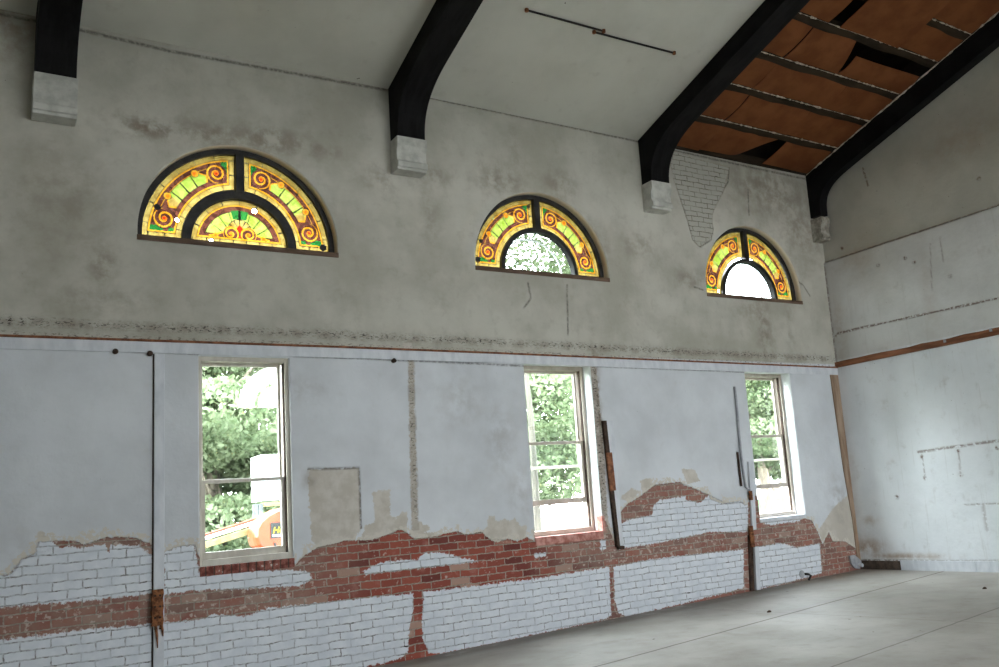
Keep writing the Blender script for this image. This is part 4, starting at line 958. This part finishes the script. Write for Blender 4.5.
def tree(x, y, h, blobs, n, size, label, seed, bark='bark', tr=.16, top=None):
    e = empty('tree', (x, y, GZ)); tag(e, label, 'tree', 'trees outside the windows'); rg = random.Random(seed)
    mb = MB(); pts = [(x, y, GZ), (x+.05, y, GZ+h*.3), (x-.06, y+.05, GZ+h*.6), (x+.03, y, GZ+h*.85)]; mb.tube(pts, [tr*1.3, tr, tr*.7, tr*.25], 10)
    for i in range(7):
        z = GZ+h*(.25+.09*i); a = rg.uniform(0, 2*PI); L = h*.3; mb.tube([(x, y, z), (x+.5*L*math.cos(a), y+.5*L*math.sin(a), z+.35*L), (x+L*math.cos(a), y+L*math.sin(a), z+.6*L)], [tr*.5, tr*.32, tr*.1], 6)
    mb.build('trunk', M[bark], e, lean=False)
    leaf_crown('foliage', blobs, n, size, e, seed, M['leaf'])
    if top: leaf_crown('thin_top_foliage', [top], 9000, size, e, seed+1, M['leaf'])
def blobset(x, y, z0, z1, R, k, seed):
    rg = random.Random(seed); B = []
    for i in range(k):
        z = z0+(z1-z0)*(i+.5)/k; t_ = (i+.5)/k; r = R*(.65+.5*math.sin(PI*min(1, t_*1.1)))
        for j in range(3): a = rg.uniform(0, 2*PI); B.append((x+r*.55*math.cos(a), y+r*.55*math.sin(a), z+rg.uniform(-.2,.2), r*rg.uniform(.5,.75), r*rg.uniform(.5,.75), (z1-z0)/k*rg.uniform(.7,1.0)))
    return B
tree(4.2, 9.2, 5.6, blobset(4.3, 9.2, .2, 5.2, 2.2, 6, 1), 60000, .062, 'leafy green tree filling the view of the left sash window', 21)
tree(10.9, 8.4, 7.0, blobset(10.6, 8.4, 1.5, 5.2, 2.5, 5, 2)+[(11.2,8.4,6.6,1.5,1.3,1.2)]*0, 34000, .062, 'leafy tree behind the second sash window and clear arch', 22, top=(12.2,9.4,7.6,2.6,1.2,1.7))
tree(at(757,430,8.2).x, 8.2, 6.4, blobset(at(757,430,8.2).x, 8.2, at(757,476,8.2).z+.2, at(757,350,8.2).z, 1.75, 5, 3), 34000, .062, 'lighter tree seen in the third sash window', 23)
tree(19.6, 17.0, 11.0, blobset(19.6, 17.0, 5, 10.5, 2.4, 5, 4), 4000, .12, 'far sparse tree high beyond the third arched window', 24)
tree(-3.2, 9.0, 8.5, blobset(-3.2, 9.0, .8, 8.2, 2.4, 5, 5), 9000, .10, 'leafy tree outside beyond the left picture edge', 25)
# added pale strip outside the second window, standing in for a pane reflection
a = at(532.5, 460, 2.2); e = MB(); e.tube([(a.x-.02, 2.2, GZ), (a.x, 2.2, 1.0), (a.x+.03, 2.2, 2.6), (a.x+.02, 2.25, 4.0)], [.07,.055,.045,.02], 9)
o = e.build('reflection_strip', M['palestrip'], lean=False); tag(o, 'added pale strip standing in for a reflection in the second sash window', 'trunk')
mb = MB(); mb.box(-60, 90, -70, YB-.3, GZ-.3, GZ); mb.box(-60, XW, YB-.3, WT, GZ-.3, GZ); o = mb.build('bounce_yard', simple('pale_gravel', (.36,.35,.33), (.50,.49,.47), 20), lean=False); tag(o, 'unseen pale gravel yard behind the viewer, added for neutral bounce light', 'ground', None, 'structure')  # unseen ground added in neutral grey to keep green bounce out
# fence beyond windows two and three
ya = at(752, 500, 14.0); zb2 = at(770, 499, 14.0).z
mb = MB(); mb.prism([(ya.x-2.2, 11.0, GZ), (ya.x-2.2, 14.0, zb2), (ya.x-2.2, 20, zb2+.1), (ya.x-2.2, 20, GZ)], [(ya.x+12, 11.0, GZ), (ya.x+12, 14.0, zb2), (ya.x+12, 20, zb2+.2), (ya.x+12, 20, GZ)])
o = mb.build('grass_bank', M['grass'], lean=False); tag(o, 'bright grassy bank seen at the foot of the third sash window', 'bank', None, 'structure')
f_ = empty('fence', (ya.x, 14.2, zb2)); tag(f_, 'low white fence above the grass bank outside the third window', 'fence')
for i in range(7):
    x_ = ya.x-1.5+i*1.6; mb = MB(); mb.box(x_-.05, x_+.05, 14.2, 14.3, zb2-.6, zb2+.75); mb.build('post', M['white'], f_, lean=False)
for z_ in (zb2+.02, zb2+.27, zb2+.52): mb = MB(); mb.box(ya.x-1.6, ya.x+8.3, 14.16, 14.2, z_, z_+.2); mb.build('rail', M['white'], f_, lean=False)
# orange machine
a = at(255, 550, 3.2); b = at(283, 512, 3.2); c2 = at(262, 530, 3.2)
mx_, mz0 = a.x, at(270, 553, 3.2).z; top = at(283, 513, 3.2).z
mach = empty('machine', (a.x+.6, 3.5, GZ)); tag(mach, 'orange rounded engine cover with a black nameplate outside the left window', 'machine')
prof = []
pl = [(252,546),(250,538),(251,528),(255,521),(262,515),(272,510),(283,507.5),(300,505),(320,510),(330,530),(328,550),(300,553),(270,553),(258,551)]
pts = [at(x_, y_, 3.4) for x_, y_ in pl]
mb = MB(); cx_ = sum(p.x for p in pts)/len(pts); cz_ = sum(p.z for p in pts)/len(pts); rings = []
for (yy, s) in ((3.16,.90),(3.2,.97),(3.28,1.0),(3.48,1.0),(3.56,.97),(3.6,.88)): rings.append([(cx_+(p.x-cx_)*s, yy, cz_+(p.z-cz_)*s) for p in pts])
mb.strip(rings); mb.build('engine_cover', M['orange'], mach, bevel=.01, lean=False)
A = at(270.5, 523, 3.15); B = at(300, 536, 3.15)
mb = MB(); mb.box(A.x, B.x, 3.145, 3.165, B.z, A.z); plate = mb.build('nameplate', M['black'], mach, lean=False)
mb = MB(); mb.box(A.x+.02, B.x-.02, 3.138, 3.146, B.z+.02, B.z+.045); mb.build('white_line', M['white'], mach, lean=False)
fc = bpy.data.curves.new('lettering', 'FONT'); fc.body = 'Her'; fc.size = .115; fc.extrude = .003; fc.shear = .25; fc.offset = .002
fo = bpy.data.objects.new('lettering', fc); C.objects.link(fo); dg = bpy.context.evaluated_depsgraph_get(); me = bpy.data.meshes.new_from_object(fo.evaluated_get(dg)); bpy.data.objects.remove(fo)
lo_ = bpy.data.objects.new('lettering', me); me.materials.append(M['yellowtext']); C.objects.link(lo_); lo_.rotation_euler = (PI/2, 0, 0); lo_.location = (A.x+.02, 3.142, B.z+.062); lo_.parent = mach; lo_.matrix_parent_inverse = Matrix.Translation(-Vector(mach.location))
for xx in (cx_-.25, cx_+.35):
    mb = MB(); rings = []
    mb.tube([(xx, 3.3, GZ+.2), (xx, 3.42, GZ+.2)], .2, 20); mb.build('wheel', M['black'], mach, lean=False)
p = at(276, 545, 3.14); mb = MB(); mb.prism([(p.x-.03,3.14,p.z+.03),(p.x,3.14,p.z+.03),(p.x+.04,3.14,p.z-.06),(p.x+.0,3.14,p.z-.06)], [(p.x-.03,3.17,p.z+.03),(p.x,3.17,p.z+.03),(p.x+.04,3.17,p.z-.06),(p.x,3.17,p.z-.06)]); mb.build('vent_notch', M['black'], mach, lean=False)
mb = MB(); mb.box(cx_-.35, cx_+.45, 3.25, 3.55, GZ+.35, at(270,551,3.3).z); mb.build('undercarriage', M['steel'], mach, lean=False)
# conveyor: yellow beam and red beam sloping up to the machine
cv = empty('conveyor', (at(230,540,3.6).x, 3.6, GZ)); tag(cv, 'sloping conveyor of yellow and red-orange beams left of the orange machine', 'conveyor')
def beam2(p, q, th, y0, y1, nm, mt):
    A, B = at(*p, y0), at(*q, y0); mb = MB(); mb.hexa([(A.x,y0,A.z-th),(B.x,y0,B.z-th),(B.x,y1,B.z-th),(A.x,y1,A.z-th),(A.x,y0,A.z),(B.x,y0,B.z),(B.x,y1,B.z),(A.x,y1,A.z)]); mb.build(nm, mt, cv, bevel=.006, lean=False)
beam2((195,545),(262,524),.085,3.6,3.7,'yellow_beam',M['yellow'])
beam2((195,541),(262,520),.03,3.62,3.9,'green_white_deck',M['whitewood'])
beam2((195,537.5),(258,517),.055,3.95,4.05,'red_beam',M['redpaint'])
p = at(257, 535, 3.8); mb = MB(); mb.box(p.x-.03, p.x+.04, 3.75, 3.82, GZ, at(257,533,3.8).z); mb.build('support_leg', M['steel'], cv, lean=False)
p = at(190, 555, 3.6); mb = MB(); mb.box(p.x-.03, p.x+.03, 3.62, 3.68, GZ, p.z+.05); mb.build('support_leg', M['steel'], cv, lean=False)
# white trailer with posts
tl = empty('trailer', (at(268,480,6).x, 6, GZ)); tag(tl, 'white box trailer on posts behind the orange machine', 'trailer')
A = at(254, 457, 5.9); B = at(310, 500, 5.5)
mb = MB(); mb.box(A.x, B.x+.6, 5.5, 6.1, B.z+.03, A.z); mb.build('body', M['white'], tl, bevel=.01, lean=False)
for px in (268, 283): p = at(px, 480, 5.49); mb = MB(); mb.box(p.x-.006, p.x+.006, 5.488, 5.5, B.z+.03, A.z); mb.build('panel_seam', M['steel'], tl, lean=False)
mb = MB(); mb.box(A.x, B.x+.6, 5.47, 5.52, at(260,501,5.5).z, at(260,495.5,5.5).z); mb.build('side_rail', M['greymetal'], tl, lean=False)
mb = MB(); mb.box(A.x+.02, B.x+.6, 5.45, 5.6, at(260,507,5.5).z, at(260,503,5.5).z); mb.build('lower_rail', M['yellow'], tl, lean=False)
for px in (256, 261, 300): p = at(px, 515, 5.5); mb = MB(); mb.box(p.x-.035, p.x+.035, 5.5, 5.57, GZ, at(px,504,5.5).z); mb.build('post', M['steel'], tl, lean=False)

# ------------------------------------------------------------------ lean
done = set()
for o in LEAN:
    if o.data.name not in done: done.add(o.data.name); apply_lean(o.data)

# ------------------------------------------------------------------ light
W = bpy.data.worlds.new('overcast'); scene.world = W; W.use_nodes = True; nt = W.node_tree; nt.nodes.clear()
out = nt.nodes.new('ShaderNodeOutputWorld'); bg = nt.nodes.new('ShaderNodeBackground'); nt.links.new(bg.outputs[0], out.inputs[0])
tc = nt.nodes.new('ShaderNodeTexCoord'); sp = nt.nodes.new('ShaderNodeSeparateXYZ'); nt.links.new(tc.outputs['Generated'], sp.inputs[0])
cr = nt.nodes.new('ShaderNodeValToRGB'); nt.links.new(sp.outputs[2], cr.inputs[0]); cr.color_ramp.elements[0].position = 0; cr.color_ramp.elements[0].color = (.92,.96,1,1); cr.color_ramp.elements[1].position = .8; cr.color_ramp.elements[1].color = (.80,.90,1,1)
nt.links.new(cr.outputs[0], bg.inputs[0]); bg.inputs[1].default_value = 34.0
def portal(name, loc, sx, sy, rot):
    l = bpy.data.lights.new(name, 'AREA'); l.shape = 'RECTANGLE'; l.size = sx; l.size_y = sy; l.cycles.is_portal = True
    o = bpy.data.objects.new(name, l); o.location = loc; o.rotation_euler = rot; C.objects.link(o)
for i, (x0, x1, z0, z1) in enumerate(LOW): portal('daylight_portal', ((x0+x1)/2+kx(x0)*((z0+z1)/2-4), WT+.02, (z0+z1)/2), x1-x0, z1-z0, (-PI/2, 0, 0))
for (c_, z0, r_, zt) in ARCH: portal('daylight_portal', (c_, WT+.02, (z0+zt)/2), 1.95, zt-z0, (-PI/2, 0, 0))
for c_ in OPP:
    portal('daylight_portal', (c_, YB-.32, 4.53), 1.95, 1.08, (PI/2, 0, 0))
    if c_ in LOWS: portal('daylight_portal', (c_, YB-.32, 1.96), .92, 1.93, (PI/2, 0, 0))
portal('daylight_portal', ((FILL_DOOR[0]+FILL_DOOR[1])/2, YB-.32, 1.2), FILL_DOOR[1]-FILL_DOOR[0], 2.8, (PI/2, 0, 0))
scene.view_settings.view_transform = 'Standard'; scene.view_settings.look = 'None'; scene.view_settings.gamma = 1; scene.view_settings.use_curve_mapping = False
scene.view_settings.exposure = 0.14
scene.cycles.use_denoising = True
scene.cycles.max_bounces = 14; scene.cycles.diffuse_bounces = 9; scene.cycles.transparent_max_bounces = 16
scene.cycles.sample_clamp_indirect = 10
